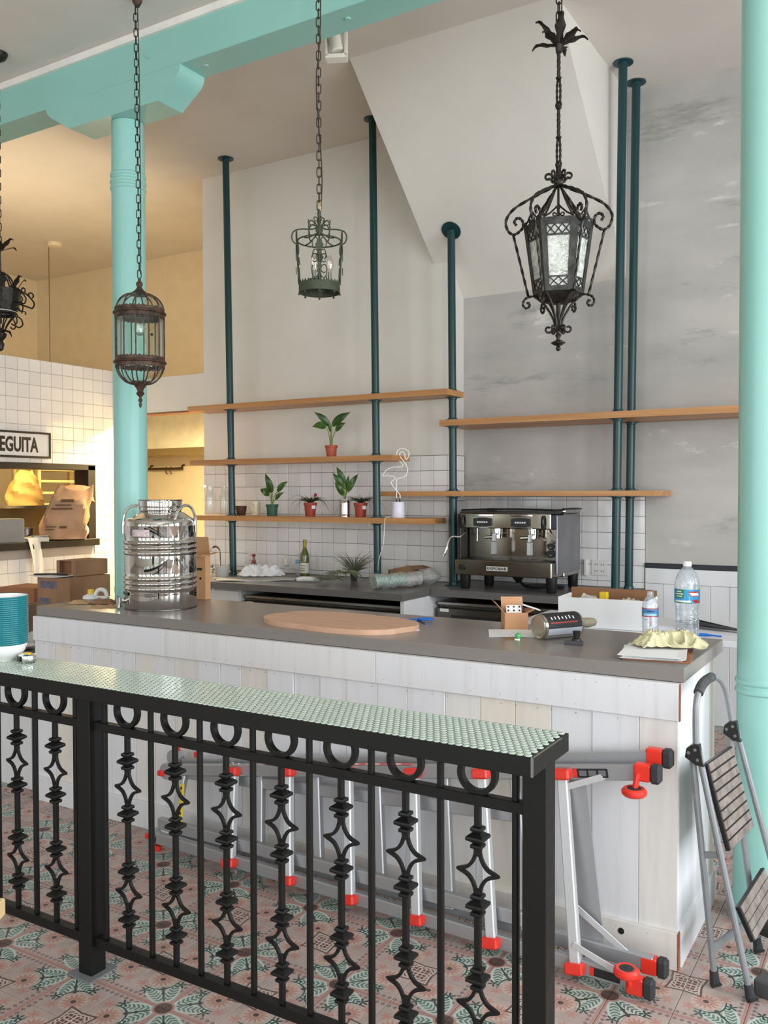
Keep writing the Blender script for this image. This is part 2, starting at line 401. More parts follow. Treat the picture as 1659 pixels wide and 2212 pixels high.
# outer walls behind the viewer, with the windows the daylight comes through
def pierced(name, along, fixed0, fixed1, lo, hi, wins, z0, z1, H):
    q = MB(); edges = [lo]
    def put(a, b_, za, zb):
        if along == 'x': q.bx(a, b_, fixed0, fixed1, za, zb)
        else: q.bx(fixed0, fixed1, a, b_, za, zb)
    put(lo, hi, 0, z0); put(lo, hi, z1, H); cur = lo
    for c_, wd in wins: put(cur, c_-wd/2, z0, z1); cur = c_+wd/2
    put(cur, hi, z0, z1); return struct(q, name, M_white)
wall_front = pierced('wall_front', 'x', -3.7, -3.56, -10.4, 2.95, FRONT_WIN, 0.6, 3.5, ZC)
wall_right = pierced('wall_right', 'y', 2.78, 2.95, -3.7, 6.6, RIGHT_WIN, 0.6, 3.5, ZC)
c = MB(); c.bx(-10.4, -10.3, -3.7, 2.0, 0, ZC); struct(c, 'wall_far_left', M_white)
wn = 0
for x, wd in FRONT_WIN:
    wn += 1; q = MB()
    for xx in (x-wd/2+0.03, x, x+wd/2-0.03): q.bx(xx-0.03, xx+0.03, -3.6, -3.54, 0.6, 3.5)
    for zz in (0.63, 2.5, 3.47): q.bx(x-wd/2, x+wd/2, -3.6, -3.54, zz-0.03, zz+0.03)
    struct(q, 'window_%d' % wn, M_mint)
for y, wd in RIGHT_WIN:
    wn += 1; q = MB()
    for yy in (y-wd/2+0.03, y, y+wd/2-0.03): q.bx(2.7, 2.76, yy-0.03, yy+0.03, 0.6, 3.5)
    for zz in (0.63, 2.5, 3.47): q.bx(2.7, 2.76, y-wd/2, y+wd/2, zz-0.03, zz+0.03)
    struct(q, 'window_%d' % wn, M_mint)
# wall tiles, each a piece of its own
def tile_mesh(w_, h_): 
    q = MB(); q.box((0, 0, 0), (w_-0.0034, 0.008, h_-0.0034), 0.0016); return q.mesh('tile', M_tile, 30)
_tm = {}
def put_tile(parent, x, y, z, w_, h_, rz=0.0):
    k = (round(w_, 3), round(h_, 3))
    if k not in _tm: _tm[k] = tile_mesh(*k)
    t = link('tile', _tm[k], parent, (x, y, z), (random.uniform(-.006, .006), 0, rz+random.uniform(-.006, .006)))
def rows(z0, z1, zref):
    zs = [z0]; k = math.ceil((z0-zref)/PT+1e-6)
    while zref+k*PT < z1-1e-6: zs.append(zref+k*PT); k += 1
    zs.append(z1); return [(a, b) for a, b in zip(zs, zs[1:]) if b-a > 0.012]
g = MB(); g.bx(-5.60, -3.09, YL-0.004, YL, 0.5, 1.895); o = part(g, 'grout', M_grout, wall_back)
for a, b_ in rows(0.912, 1.895, 1.774):
    for x0, x1 in rows(-5.598, -3.092, -5.578): put_tile(wall_back, (x0+x1)/2, YL-0.006, (a+b_)/2, x1-x0, b_-a)
g = MB(); g.bx(-3.09, -1.655, YR-0.004, YR, 0.5, 1.57); part(g, 'grout', M_grout, wall_right_back)
for a, b_ in rows(0.912, 1.57, 1.545):
    for x0, x1 in rows(-3.088, -1.657, -3.063): put_tile(wall_right_back, (x0+x1)/2, YR-0.006, (a+b_)/2, x1-x0, b_-a)
g = MB(); g.bx(-3.09, -3.086, YL, YR, 0.5, 1.895); part(g, 'grout', M_grout, wall_return)
for a, b_ in rows(0.912, 1.895, 1.774):
    for y0_, y1_ in rows(YL+0.002, YR-0.01, YR-0.01): put_tile(wall_return, -3.084, (y0_+y1_)/2, (a+b_)/2, y1_-y0_, b_-a, PI/2)
more = MB()
for a, b_ in rows(0.0, 2.79, 1.15):
    for y0_, y1_ in rows(2.0, 6.12, 5.80):
        if y1_ > WY0 and y0_ < WY1 and b_ > WZ0+0.01 and a < WZ1-0.01:
            continue
        if y0_ > 4.5 and a > 0.85: put_tile(wall_left, XL-0.004, (y0_+y1_)/2, (a+b_)/2, y1_-y0_, b_-a, PI/2)
        else: more.box((XL-0.004, (y0_+y1_)/2, (a+b_)/2), (0.008, y1_-y0_-0.0026, b_-a-0.0026))
o = part(more, 'tile_field', M_tile, wall_left); o['kind'] = 'stuff'
# slim tiles filling the cut edges around the opening
for a, b_ in ((WZ1, 1.856+0.0),): pass
# white shiplap wainscot right of the back counter, and its dark cap rail
M_paint = mat('white_painted_wood', (222, 222, 224), 0.45, var=0.035, vs=7, stretch=(1, 1, 0.15), rand=0.05, bump=0.12, bs=22)
c = MB(); c.bx(-1.652, 2.75, YR-0.03, YR, 1.066, 1.10, 0.003); struct(c, 'trim_2', mat('dark_slate_trim', (40, 42, 50), 0.5))
c = MB(); c.bx(-1.652, 2.75, YR-0.012, YR, 0.0, 1.066); wains = struct(c, 'wall_wainscot', M_grout)
x = -1.652
for zz0, zz1 in ((0.957, 1.064), (0.0, 0.10)):
    q = MB(); q.bx(-1.65, 2.74, YR-0.026, YR-0.012, zz0, zz1, 0.002); part(q, 'plank', M_paint, wains, smooth=0)
while x < 0.4:
    wd = random.choice((0.125, 0.16, 0.2)); q = MB(); q.bx(x+0.001, x+wd-0.001, YR-0.024, YR-0.012, 0.10, 0.955, 0.002); part(q, 'plank', M_paint, wains, smooth=0); x += wd
# ------------------------------------------------------------------ mint beam with bracket, and the two columns
bm_ = thing('ceiling_beam', 'mint green painted ceiling beam with a scrolled bracket on the column', 'beam', (-3.80, 3.53, 3.82))
BF, BB = 3.42-3.53, 3.61-3.53     # local y of front and back face
q = MB(); q.bx(-6.4, 6.2, BF, BB, 0.0, ZF-3.82-0.02, 0.004); part(q, 'beam', M_mint, bm_, smooth=0)
q = MB(); q.bx(-6.4, 6.2, BF+0.01, BB, ZF-3.82-0.02, ZC-3.82); part(q, 'upper_fascia', M_ceil, bm_, smooth=0)
q = MB(); q.bx(-6.4, 6.2, BF-0.022, BF+0.02, ZF-3.82-0.04, ZF-3.82, 0.006); part(q, 'white_moulding', mat('white_moulding', (238, 234, 226), 0.4), bm_, smooth=0)
zb = 3.667-3.82
prof = [(-0.52, 0.0)] + [(lerp(-0.52, -0.47, t), -0.078*t) for t in (0.0, .5, 1)]
def ogee(x0, x1, z0, z1, n=10):
    pts = []
    for i in range(n+1):
        t = i/n; pts.append((lerp(x0, x1, t)+(1 if x0 > 0 else -1)*(0.030*math.sin(PI*t)+0.010*math.sin(2*PI*t)*(1 if x0 < 0 else -1)), lerp(z0, z1, t)))
    return pts
poly = ogee(-0.53, -0.33, 0.0, zb) + ogee(0.36, 0.52, zb, 0.0)
q = MB(); Mx = Matrix(((1, 0, 0, 0), (0, 0, -1, 0), (0, 1, 0, 0), (0, 0, 0, 1)))
q.prism(poly, -BB+0.004, -BF-0.002, Mx); part(q, 'bracket', M_mint, bm_, smooth=30)
for bxp in (0.62, 1.5, 2.4, 3.1):
    q = MB(); q.cyl((bxp, -0.02, -0.006), (bxp, -0.02, 0.002), 0.014, 10); part(q, 'bolt_head', M_mint, bm_)
for bxp in (0.30,):
    q = MB(); q.cyl((bxp, BF-0.006, 0.1), (bxp, BF+0.004, 0.1), 0.02, 14); part(q, 'bolt_head', M_mint, bm_)
def column(x, y, top, label, rings):
    r = 0.092; t = thing('iron_column', label, 'column', (x, y, 0))
    q = MB(); pr = [(0.118, 0.0), (0.118, 0.03), (0.104, 0.05), (0.100, 0.30), (r, 0.34)]
    for z in sorted(rings):
        pr += [(r, z-0.012), (r+0.007, z-0.004), (r+0.007, z+0.006), (r, z+0.014)]
    pr += [(r-0.004, top-0.02), (r-0.004, top)]
    q.lathe(pr, 40); part(q, 'shaft', M_mint, t); return t
column(-3.80, 3.55, 3.665, 'mint green round column rising through the grey bar beside the steel drum', [3.30, 3.335, 3.37])
column(-0.487, 3.56, 3.815, 'mint green round column standing beside the folded step stool', [0.86, 0.895])
# ------------------------------------------------------------------ the bar
M_quartz = mat('grey_quartz', (134, 127, 122), 0.25, var=0.012, vs=90, spec=0.5, rv=0.02)
M_quartz2 = mat('dark_grey_quartz', (106, 103, 102), 0.3, var=0.012, vs=90, rv=0.02)
M_rawwood = mat('raw_brown_wood', (150, 86, 56), 0.7, var=0.15, vs=20)
def plank_mat():
    m, nt, b = newmat('whitewashed_plank')
    oi = nt.nodes.new('ShaderNodeObjectInfo'); r = X(oi.outputs['Random'])
    c = mixc(nt, ramp(nt, r, 0.55, 1.0), lin((222, 222, 226)), lin((224, 216, 202)))
    g1 = noise(nt, 9, 5, stretch=(3, 3, 0.25)); c = mixc(nt, X(ramp(nt, g1, 0.5, 0.75))*0.35, c, lin((196, 190, 182)))
    nt.links.new(c, b.inputs['Base Color']); b.inputs['Roughness'].default_value = 0.5
    bn = nt.nodes.new('ShaderNodeBump'); bn.inputs['Strength'].default_value = 0.2; bn.inputs['Distance'].default_value = 0.002
    nt.links.new(noise(nt, 30, 4, stretch=(6, 6, 0.3)), bn.inputs['Height']); nt.links.new(bn.outputs[0], b.inputs['Normal']); return m
M_plank = plank_mat()
M_nail = mat('dark_nail', (120, 110, 100), 0.6)
bar = thing('plank_bar', 'white plank clad bar base behind the lying ladder', 'bar', (-2.32, 3.05, 0))
BX0, BX1 = -3.965, -0.676; ox, oy = -2.32, 3.05
q = MB(); q.bx(-3.67-ox, BX1-0.012-ox, 0.0, 0.60, 0, 0.96); q.bx(BX0+0.01-ox, -3.67-ox, 0.0, 0.38, 0, 0.96); part(q, 'carcass', mat('carcass_board', (150, 146, 142), 0.8), bar, smooth=0)
x = BX1; k = 0
while x > BX0+0.02:
    wd = random.choice((0.12, 0.14, 0.13, 0.165, 0.15)); x0 = max(x-wd, BX0)
    fy = -0.018 + random.uniform(-0.004, 0.003)
    q = MB(); q.bx(x0+0.0008-ox, x-0.0008-ox, fy, 0.0, 0.115, 0.85, 0.0012); part(q, 'plank', M_plank, bar, smooth=0)
    x = x0
for a, b_ in ((BX0, -3.02), (-3.02, -1.86), (-1.86, BX1+0.004)):
    q = MB(); q.bx(a+0.0006-ox, b_-0.0006-ox, -0.030, -0.002, 0.836, 0.9605, 0.0015); part(q, 'top_board', M_plank, bar, smooth=0)
for a, b_ in ((BX0, -2.4), (-2.4, BX1+0.004)):
    q = MB(); q.bx(a+0.0006-ox, b_-0.0006-ox, -0.041, -0.002, 0.0, 0.125, 0.0015); part(q, 'baseboard', M_plank, bar, smooth=0)
for z0, z1, y0_ in ((0.836, 0.9605, -0.030), (0.0, 0.125, -0.041)):
    q = MB(); q.bx(BX1+0.004-ox, BX1+0.0065-ox, y0_, -0.012, z0, z1); part(q, 'raw_board_end', M_rawwood, bar, smooth=0)
y = 0.0                                               # the end panel facing the stool
for wd in (0.16, 0.14, 0.17, 0.12):
    q = MB(); q.bx(BX1-0.012-ox, BX1+0.002-ox+random.uniform(-.003, .003), y+0.001-0.012, y+wd-0.013, 0.115, 0.958, 0.0015); part(q, 'plank', M_plank, bar, smooth=0); y += wd
q = MB(); q.bx(BX1-0.01-ox, BX1+0.012-ox, -0.010, 0.59, 0.0, 0.125, 0.0015); part(q, 'baseboard', M_plank, bar, smooth=0)
q = MB()
for i in range(46):
    xx = lerp(BX0+0.04, BX1-0.03, (i+random.random()*0.6)/46)
    for zz, yy in ((0.94, -0.030), (0.855, -0.030), (0.82, -0.0225), (0.105, -0.041)):
        if random.random() < 0.4: q.cyl((xx-ox, yy-0.0006, zz), (xx-ox, yy+0.002, zz), 0.0016, 6)
o = part(q, 'nail_heads', M_nail, bar, smooth=0); o['kind'] = 'stuff'
q = MB(); q.cyl((-0.86-ox, -0.0425, 0.09), (-0.86-ox, -0.039, 0.09), 0.011, 16); part(q, 'cable_hole', mat('black_hole', (18, 18, 18), 0.8), bar)
q = MB(); q.bx(-3.976, -0.662, 3.052, 3.74, 0.961, 1.01, 0.002)
solo(q, 'bar_worktop', M_quartz, 'long mid grey stone worktop of the plank clad bar', 'worktop', smooth=0)
# ------------------------------------------------------------------ the railing in front of it
M_iron = mat('black_satin_iron', (15, 15, 15), 0.45, var=0.1, vs=30, bump=0.04, bs=120, spec=0.35)
M_penny = mat('pale_green_penny_tile', (188, 202, 190), 0.14, var=0.03, rand=0.05)
rail = thing('iron_railing', 'black wrought iron railing topped with pale green round tiles', 'railing', (-2.07, 2.01, 0))
rx, ry = -2.07, 2.01
q = MB(); q.bx(-3.5-rx, -0.742-rx, 1.886-ry, 2.131-ry, 0.952, 0.9975, 0.0015); part(q, 'tray_top', M_iron, rail, smooth=0)
q = MB(); q.bx(-0.7465-rx, -0.7415-rx, 1.8855-ry, 1.8905-ry, 0.953, 0.999); q.bx(-0.7445-rx, -0.7415-rx, 1.886-ry, 2.08-ry, 0.996, 0.9985); part(q, 'worn_bare_edge', mat('bare_steel', (150, 150, 146), 0.35, 0.9), rail, smooth=0)
def bars(name, specs, b_=0.001):
    for s_ in specs:
        q = MB(); q.bx(*s_, b_); part(q, name, M_iron, rail, smooth=0)
bars('post', [(-0.805-rx, -0.744-rx, -0.032, 0.03, 0.0, 0.952), (-2.384-rx, -2.322-rx, -0.03, 0.032, 0.0, 0.952)], 0.002)
for s_ in ((-2.41-rx, -2.296-rx, -0.058, 0.060, 0.0, 0.005), (-0.83-rx, -0.72-rx, -0.058, 0.058, 0.0, 0.005)):
    q = MB(); q.bx(*s_, 0.001); part(q, 'base_plate', mat('grey_primer', (112, 114, 116), 0.6), rail, smooth=0)
bars('middle_rail', [(-2.322-rx, -0.805-rx, -0.014, 0.014, 0.82, 0.848), (-3.5-rx, -2.384-rx, -0.014, 0.014, 0.82, 0.848)])
bars('bottom_rail', [(-2.322-rx, -0.805-rx, -0.016, 0.016, 0.098, 0.13), (-3.5-rx, -2.384-rx, -0.016, 0.016, 0.098, 0.13)])
plain_x = [-3.252, -3.045, -2.838, -2.632, -2.423, -2.282, -2.072, -1.865, -1.658, -1.455, -1.25, -1.041, -0.834]
orn_x = [-3.15, -2.94, -2.733, -2.528, -2.177, -1.968, -1.761, -1.554, -1.348, -1.144, -0.936]
q = MB(); q.bx(-0.008, 0.008, -0.008, 0.008, 0.13, 0.953, 0.0025); pl_me = q.mesh('plain_baluster', M_iron, 0)
for x in plain_x: link('plain_baluster', pl_me, rail, (x-rx, 0, 0))
q = MB(); q.bx(-0.008, 0.008, -0.008, 0.008, 0.13, 0.272, 0.002); q.bx(-0.008, 0.008, -0.008, 0.008, 0.345, 0.605, 0.002); q.bx(-0.008, 0.008, -0.008, 0.008, 0.69, 0.82, 0.002); ob_me = q.mesh('ornate_baluster', M_iron, 0)
q = MB(); q.lathe([(0.010, -0.029), (0.0195, -0.0265), (0.0215, -0.022), (0.0205, -0.0175), (0.013, -0.014), (0.020, -0.0105), (0.033, -0.0045), (0.0345, 0.0), (0.033, 0.0045), (0.020, 0.0105), (0.013, 0.014), (0.0205, 0.0175), (0.0215, 0.022), (0.0195, 0.0265), (0.010, 0.029)], 4, a0=PI/4); kn_me = q.mesh('collar', M_iron, 25)
q = MB()
for sx in (-1, 1):
    for sz in (-1, 1):
        p = smooth_path([(sx*0.003, 0, sz*0.070), (sx*0.0055, 0, sz*0.050), (sx*0.012, 0, sz*0.030), (sx*0.024, 0, sz*0.0135), (sx*0.041, 0, sz*0.0045), (sx*0.060, 0, sz*0.0005)], 4)
        q.tube(p, [0.0078]*4+[0.0062]*(len(p)-8)+[0.006, 0.005, 0.004, 0.002], 4)
dm_me = q.mesh('diamond', M_iron, 30)
q = MB(); q.lathe([(0.054, -0.009), (0.054, 0.009), (0.040, 0.009), (0.040, -0.009)], 32, closed=True); ring_me = q.mesh('ring', M_iron, 30)
for x in orn_x:
    b_ = link('ornate_baluster', ob_me, rail, (x-rx, 0, 0))
    for z in (0.737, 0.566, 0.379, 0.222): link('collar', kn_me, b_, (0, 0, z))
    for z in (0.648, 0.306): link('diamond', dm_me, b_, (0, 0, z))
    link('ring', ring_me, rail, (x-rx, 0, 0.8985), (PI/2, 0, 0))
# penny tiles: the nearest 300 one by one, the rest as one part
pd, pp = 0.0186, 0.0196
q = MB(); q.lathe([(pd/2, -0.002), (pd/2, 0.0012), (pd/2-0.0012, 0.0022), (0, 0.0024)], 16); pn_me = q.mesh('penny_tile', M_penny, 40)
spots = []
nr = int((2.131-1.886-0.018)/(pp*0.866))
for j in range(nr):
    y = 1.886+0.0135+j*(2.131-1.886-0.027)/(nr-1)
    for i in range(140):
        x = -0.742-0.016-i*pp-(pp/2 if j % 2 else 0)
        if x > -3.48: spots.append((x, y))
spots.sort(key=lambda p: p[0]*p[0]+p[1]*p[1])
more = MB()
for k, (x, y) in enumerate(spots):
    if k < 300: link('penny_tile', pn_me, rail, (x-rx, y-ry, 0.9975))
    else: more.lathe([(pd/2, 0.9955), (pd/2, 0.9987), (pd/2-0.0012, 0.9997)], 10, (x-rx, y-ry, 0))
o = part(more, 'penny_tile_field', M_penny, rail, smooth=40); o['kind'] = 'stuff'
# ------------------------------------------------------------------ on the rail: nested bowls and a chrome tape measure
M_ceramic = mat('white_glazed_ceramic', (240, 240, 238), 0.15, var=0.01)
M_teal = mat('teal_glaze', (28, 120, 128), 0.18, var=0.06)
q = MB(); q.cup([(0.034, 0.0), (0.036, 0.006), (0.056, 0.018), (0.069, 0.036), (0.0752, 0.052), (0.0795, 0.068)], 0.0016, 40); bowl_me = q.mesh('bowl', M_ceramic, 50)
q = MB(); q.lathe([(0.0752, 0.0535), (0.0768, 0.0605), (0.0798, 0.0632), (0.0812, 0.0662), (0.0806, 0.0686), (0.0794, 0.0690), (0.0745, 0.0540)], 40, closed=True); brim_me = q.mesh('teal_rim', M_teal, 50)
NB = 24
for k in range(NB):
    lab = 'teal rimmed white bowl nested between others in the stack on the railing'
    if k == 0: lab = 'lowest teal rimmed white bowl, standing on the tiled railing'
    if k == NB-1: lab = 'topmost teal rimmed white bowl, open at the top of the stack'
    o = tag(link('bowl', bowl_me, None, (-2.822, 2.03, 0.9999+k*0.0072)), lab, 'bowl', 'nested teal rimmed bowls on the railing')
    link('teal_rim', brim_me, o)
M_chrome = mat('chrome', (225, 225, 225), 0.06, 1.0, var=0.0, rv=0.0)
M_yellow = mat('yellow_plastic', (236, 196, 30), 0.4)
M_black = mat('black_plastic', (26, 26, 27), 0.4)
t = thing('tape_measure', 'small shiny chrome tape measure with a yellow top beside the bowls', 'tape measure', (-2.717, 2.045, 1.0), math.radians(-20))
q = MB(); q.lathe([(0.030, 0.0), (0.0365, 0.004), (0.038, 0.010), (0.038, 0.020), (0.0365, 0.026), (0.028, 0.030), (0, 0.031)], 28, sy=0.8); q.bx(-0.05, -0.03, -0.012, 0.012, 0.002, 0.02, 0.003); part(q, 'case', M_chrome, t)
q = MB(); q.lathe([(0.019, 0.0308), (0.019, 0.033), (0, 0.0335)], 20, sy=0.7); part(q, 'yellow_label', M_yellow, t)
q = MB(); q.bx(-0.012, 0.02, -0.0325, -0.029, 0.005, 0.024, 0.002); part(q, 'black_side', M_black, t)
# ------------------------------------------------------------------ hanging lanterns
M_wrought = mat('dark_wrought_iron', (46, 42, 38), 0.45, 0.6, var=0.25, vs=60, bump=0.15, bs=90)
M_rust = mat('rusty_bronze', (84, 60, 44), 0.6, 0.3, var=0.3, vs=30, col2=(40, 36, 33), bump=0.2, bs=80)
M_verd = mat('dull_green_metal', (58, 66, 48), 0.6, 0.15, var=0.12, vs=40)
M_pewter = mat('pewter_sheet', (66, 65, 63), 0.42, 0.7, var=0.25, vs=30, bump=0.2, bs=60)
M_rough_glass = glassmat('hammered_glass', (235, 238, 232), 0.25, 0.12, bump=1.0, bs=38, haze=0.35)
M_glass = glassmat('clear_glass', (248, 252, 250), 0.05, 0.01, edge=0.45)
M_bulb = glassmat('bulb_glass', (255, 252, 246), 0.16, 0.01, edge=0.6)
M_wire = mat('brown_flex', (58, 46, 34), 0.6)
def link_mesh(L, W, r, m):
    q = MB(); pts = []
    h = L/2-W/2
    for i in range(9): a = PI*i/8; pts.append((W/2*math.cos(a), 0, h+W/2*math.sin(a)))
    for i in range(9): a = PI+PI*i/8; pts.append((W/2*math.cos(a), 0, -h+W/2*math.sin(a)))
    q.tube(pts, r, 6, closed=True); return q.mesh('chain_link', m, 60)
def chain(root, z0, z1, L, W, r, m, x0=0.0, x1=0.0, me=None):
    """links from z0 (bottom) to z1 (top), local to root"""
    me = me or link_mesh(L, W, r, m); pitch = L-2.6*r*1.0-0.001; n = max(1, round((z1-z0)/pitch)); pitch = (z1-z0)/n
    for k in range(n):
        t = (k+0.5)/n; link('chain_link', me, root, (lerp(x0, x1, t), 0, z0+pitch*(k+0.5)), (0, 0, (PI/2 if k % 2 else 0)+math.radians(35+random.uniform(-8, 8))))
    return me
def canopy(root, z, m, r=0.03):
    q = MB(); q.lathe([(0.006, z-0.055), (0.012, z-0.05), (r*0.8, z-0.03), (r, z-0.006), (r, z)], 20); part(q, 'ceiling_canopy', m, root)
def wire(root, pts, r=0.0028): 
    q = MB(); q.tube(smooth_path(pts, 3), r, 5); part(q, 'power_cord', M_wire, root)
def twisted(q, pts, r, n=4): q.tube(pts, r, n, twist=0.55)
LY = 3.17
def leaf_blade(q, ang, L, W, up, curl=0.02, z=0.0, r0=0.008):
    """one hammered leaf: radial sheet with a wavy edge and curled tip"""
    ca, sa = math.cos(ang), math.sin(ang)
    def fn(u, v):
        wv = W*math.sin(PI*min(1, 0.12+u*0.86))*(1+0.25*math.sin(u*16))*(v-0.5)
        rr = r0+L*u*math.cos(up*(1-u*0.2)); zz = z+L*u*math.sin(up)-curl*max(0, u-0.75)**2*16 + 0.25*abs(v-0.5)*W
        return (rr*ca-wv*sa, rr*sa+wv*ca, zz)
    q.sheet(fn, 10, 4, 0.002)
# --- the big hexagonal lantern
def hex_lantern():
    zb = 2.126; t = thing('hexagonal_lantern', 'large black wrought iron hexagonal lantern with hammered glass, hanging from a leafy twisted chain', 'lantern', (-1.148, LY, zb))
    Z = lambda z: z-zb
    va = [math.radians(-70+30+60*k) for k in range(6)]          # vertex directions
    Rt, Rb, zt, zbm = 0.128, 0.093, 2.592, 2.335
    for k in range(6):
        a0, a1 = va[k], va[(k+1) % 6]
        P = lambda u, s_: Vector((lerp(math.cos(a0), math.cos(a1), u), lerp(math.sin(a0), math.sin(a1), u), 0))*lerp(Rb, Rt, s_)+Vector((0, 0, Z(lerp(zbm, zt, s_))))
        nrm = Vector((math.cos((a0+a1)/2) if k < 5 else math.cos(a0+math.radians(30)), math.sin(a0+math.radians(30)), -0.13)).normalized()
        nrm = Vector((math.cos(a0+math.radians(30)), math.sin(a0+math.radians(30)), -0.13)).normalized()
        def plate(q, u0, u1, s0, s1, d=0.0, th=0.004):
            vs = [P(u0, s0), P(u1, s0), P(u1, s1), P(u0, s1)]; vs = [p+nrm*d for p in vs]+[p+nrm*(d-th) for p in vs]
            q.add(vs, [(0, 1, 2, 3), (7, 6, 5, 4), (0, 4, 5, 1), (1, 5, 6, 2), (2, 6, 7, 3), (3, 7, 4, 0)])
        q = MB(); plate(q, 0, 0.17, 0, 1); plate(q, 0.83, 1, 0, 1); plate(q, 0.17, 0.83, 0.90, 1); plate(q, 0.17, 0.83, 0, 0.07); plate(q, 0.17, 0.83, 0.75, 0.775); plate(q, 0.17, 0.83, 0.185, 0.205)
        part(q, 'panel_frame', M_pewter, t, smooth=0)
        q = MB(); plate(q, 0.10, 0.90, 0.03, 0.95, -0.005, 0.003); part(q, 'glass_pane', M_rough_glass, t, smooth=0)
        for s0, s1, nx in ((0.775, 0.90, 3), (0.07, 0.185, 2)):
            q = MB()
            for i in range(nx):
                ua, ub = lerp(0.17, 0.83, i/nx), lerp(0.17, 0.83, (i+1)/nx)
                q.tube([P(ua, s0)+nrm*.001, P(ub, s1)+nrm*.001], 0.0022, 4); q.tube([P(ua, s1)+nrm*.001, P(ub, s0)+nrm*.001], 0.0022, 4)
                um, sm = (ua+ub)/2, (s0+s1)/2
            part(q, 'lattice', M_wrought, t)
        q = MB(); base = P(0.5, 1.0); uax = (P(1, 1)-P(0, 1)).normalized()
        cr = lambda x, z: base+uax*x+Vector((0, 0, z))
        q.tube([cr(x, z) for x, z in [(-0.05, 0.002), (-0.03, 0.012), (-0.012, 0.028), (0, 0.042), (0.012, 0.028), (0.03, 0.012), (0.05, 0.002)]], 0.0035, 5)
        for sgn in (-1, 1):
            q.tube([cr(sgn*x, z) for x, z in spiral(0.014, 0.008, 0.009, 0.003, -200, 200, 12)], 0.0028, 5); q.tube([cr(sgn*x, z) for x, z in spiral(0.048, 0.007, 0.007, 0.003, -100, 200, 10)], 0.0025, 5)
        q.tube([cr(-0.007, 0.03), cr(0, 0.04), cr(0.007, 0.03), cr(0, 0.02), cr(-0.007, 0.03)], 0.0025, 5); part(q, 'crest', M_wrought, t)
        q = MB(); p = smooth_path(radial([(0.006, Z(2.74)), (0.045, Z(2.722)), (0.11, Z(2.692)), (0.165, Z(2.66)), (0.193, Z(2.62)), (0.186, Z(2.582)), (0.165, Z(2.566)), (0.146, Z(2.574)), (0.130, Z(2.592)), (0.133, Z(2.617)), (0.150, Z(2.627)), (0.162, Z(2.613)), (0.154, Z(2.600))], a0), 4)
        twisted(q, p, 0.0058); part(q, 'scroll_arm', M_wrought, t)
        q = MB(); twisted(q, [Vector(p_) for p_ in radial([(lerp(0.166, 0.110, i/16), Z(lerp(2.565, 2.332, i/16))) for i in range(17)], a0)], 0.0052); part(q, 'twisted_rod', M_wrought, t)
        q = MB(); p = smooth_path(radial([(0.080, Z(2.333)), (0.105, Z(2.332)), (0.124, Z(2.322)), (0.130, Z(2.303)), (0.119, Z(2.290)), (0.106, Z(2.296)), (0.108, Z(2.309)), (0.117, Z(2.308))], a0), 4)
        twisted(q, p, 0.005); part(q, 'lower_scroll', M_wrought, t)
        q = MB(); q.tube(smooth_path(radial([(0.088, Z(2.332)), (0.055, Z(2.305)), (0.028, Z(2.265)), (0.014, Z(2.232)), (0.011, Z(2.20))], a0), 4), 0.0048, 6); part(q, 'lower_strut', M_wrought, t)
        q = MB()
        q.tube(radial([(x_, Z(z_)) for x_, z_ in spiral(0.038, 2.770, 0.016, 0.006, 240, -160, 16)], a0), 0.0045, 6); part(q, 'top_scroll', M_wrought, t)
        q = MB(); q.tube(radial([(x_, Z(z_)) for x_, z_ in spiral(0.036, 2.208, 0.015, 0.007, -220, 140, 16)], a0), 0.004, 6); part(q, 'bottom_scroll', M_wrought, t)
        q = MB(); q.tube(smooth_path(radial([(0.008, Z(2.738)), (0.04, Z(2.67)), (0.085, Z(2.60))], a0+0.5), 3), 0.0042, 5); part(q, 'stay', M_wrought, t)
    q = MB(); q.lathe([(0.088, Z(2.336)), (0.078, Z(2.325)), (0.05, Z(2.306)), (0.0, Z(2.303))], 6, a0=va[0]); part(q, 'base_pan', M_wrought, t, smooth=0)
    q = MB(); q.lathe([(0.0, Z(2.60)), (0.03, Z(2.597)), (0.122, Z(2.588)), (0.122, Z(2.584)), (0, Z(2.59))], 6, a0=va[0]); part(q, 'roof_plate', M_wrought, t, smooth=0)
    q = MB(); q.lathe([(0.008, Z(2.31)), (0.008, Z(2.19)), (0.012, Z(2.185)), (0.007, Z(2.175)), (0.007, Z(2.168)), (0.012, Z(2.166)), (0.027, Z(2.158)), (0.027, Z(2.156)), (0.012, Z(2.147)), (0.004, Z(2.145))], 20); q.sphere((0, 0, Z(2.136)), 0.0095); part(q, 'finial', M_wrought, t)
    q = MB(); q.sphere((0, 0, Z(2.752)), 0.02, 10, 8, 1.2); q.lathe([(0.012, Z(2.77)), (0.01, Z(2.80)), (0.006, Z(2.81))], 10); part(q, 'hub', M_wrought, t)
    # twisted bar links, then the leaf cup, then plain chain to the ceiling
    zz = 2.805
    for i in range(4):
        q = MB(); zl, zh = Z(zz+i*0.109), Z(zz+(i+1)*0.109)
        for sx in (-1, 1):
            twisted(q, [(sx*0.0065*math.sin(PI*min(1, max(0, j/14)))**0.3, 0, lerp(zl+0.004, zh-0.004, j/14)) for j in range(15)], 0.0052)
        q.lathe([(0.009, zl-0.004), (0.012, zl), (0.009, zl+0.004)], 8)
        q.tube([(0.0105*math.cos(a), 0, zl+0.010+0.011*math.sin(a)) for a in [2*PI*j/12 for j in range(12)]], 0.0035, 5, closed=True)
        part(q, 'twisted_link', M_wrought, t, rot=(0, 0, i*PI/2))
    q = MB(); q.lathe([(0.011, Z(3.225)), (0.013, Z(3.245)), (0.02, Z(3.265)), (0.008, Z(3.29)), (0.006, Z(3.335))], 10); part(q, 'leaf_cup', M_wrought, t)
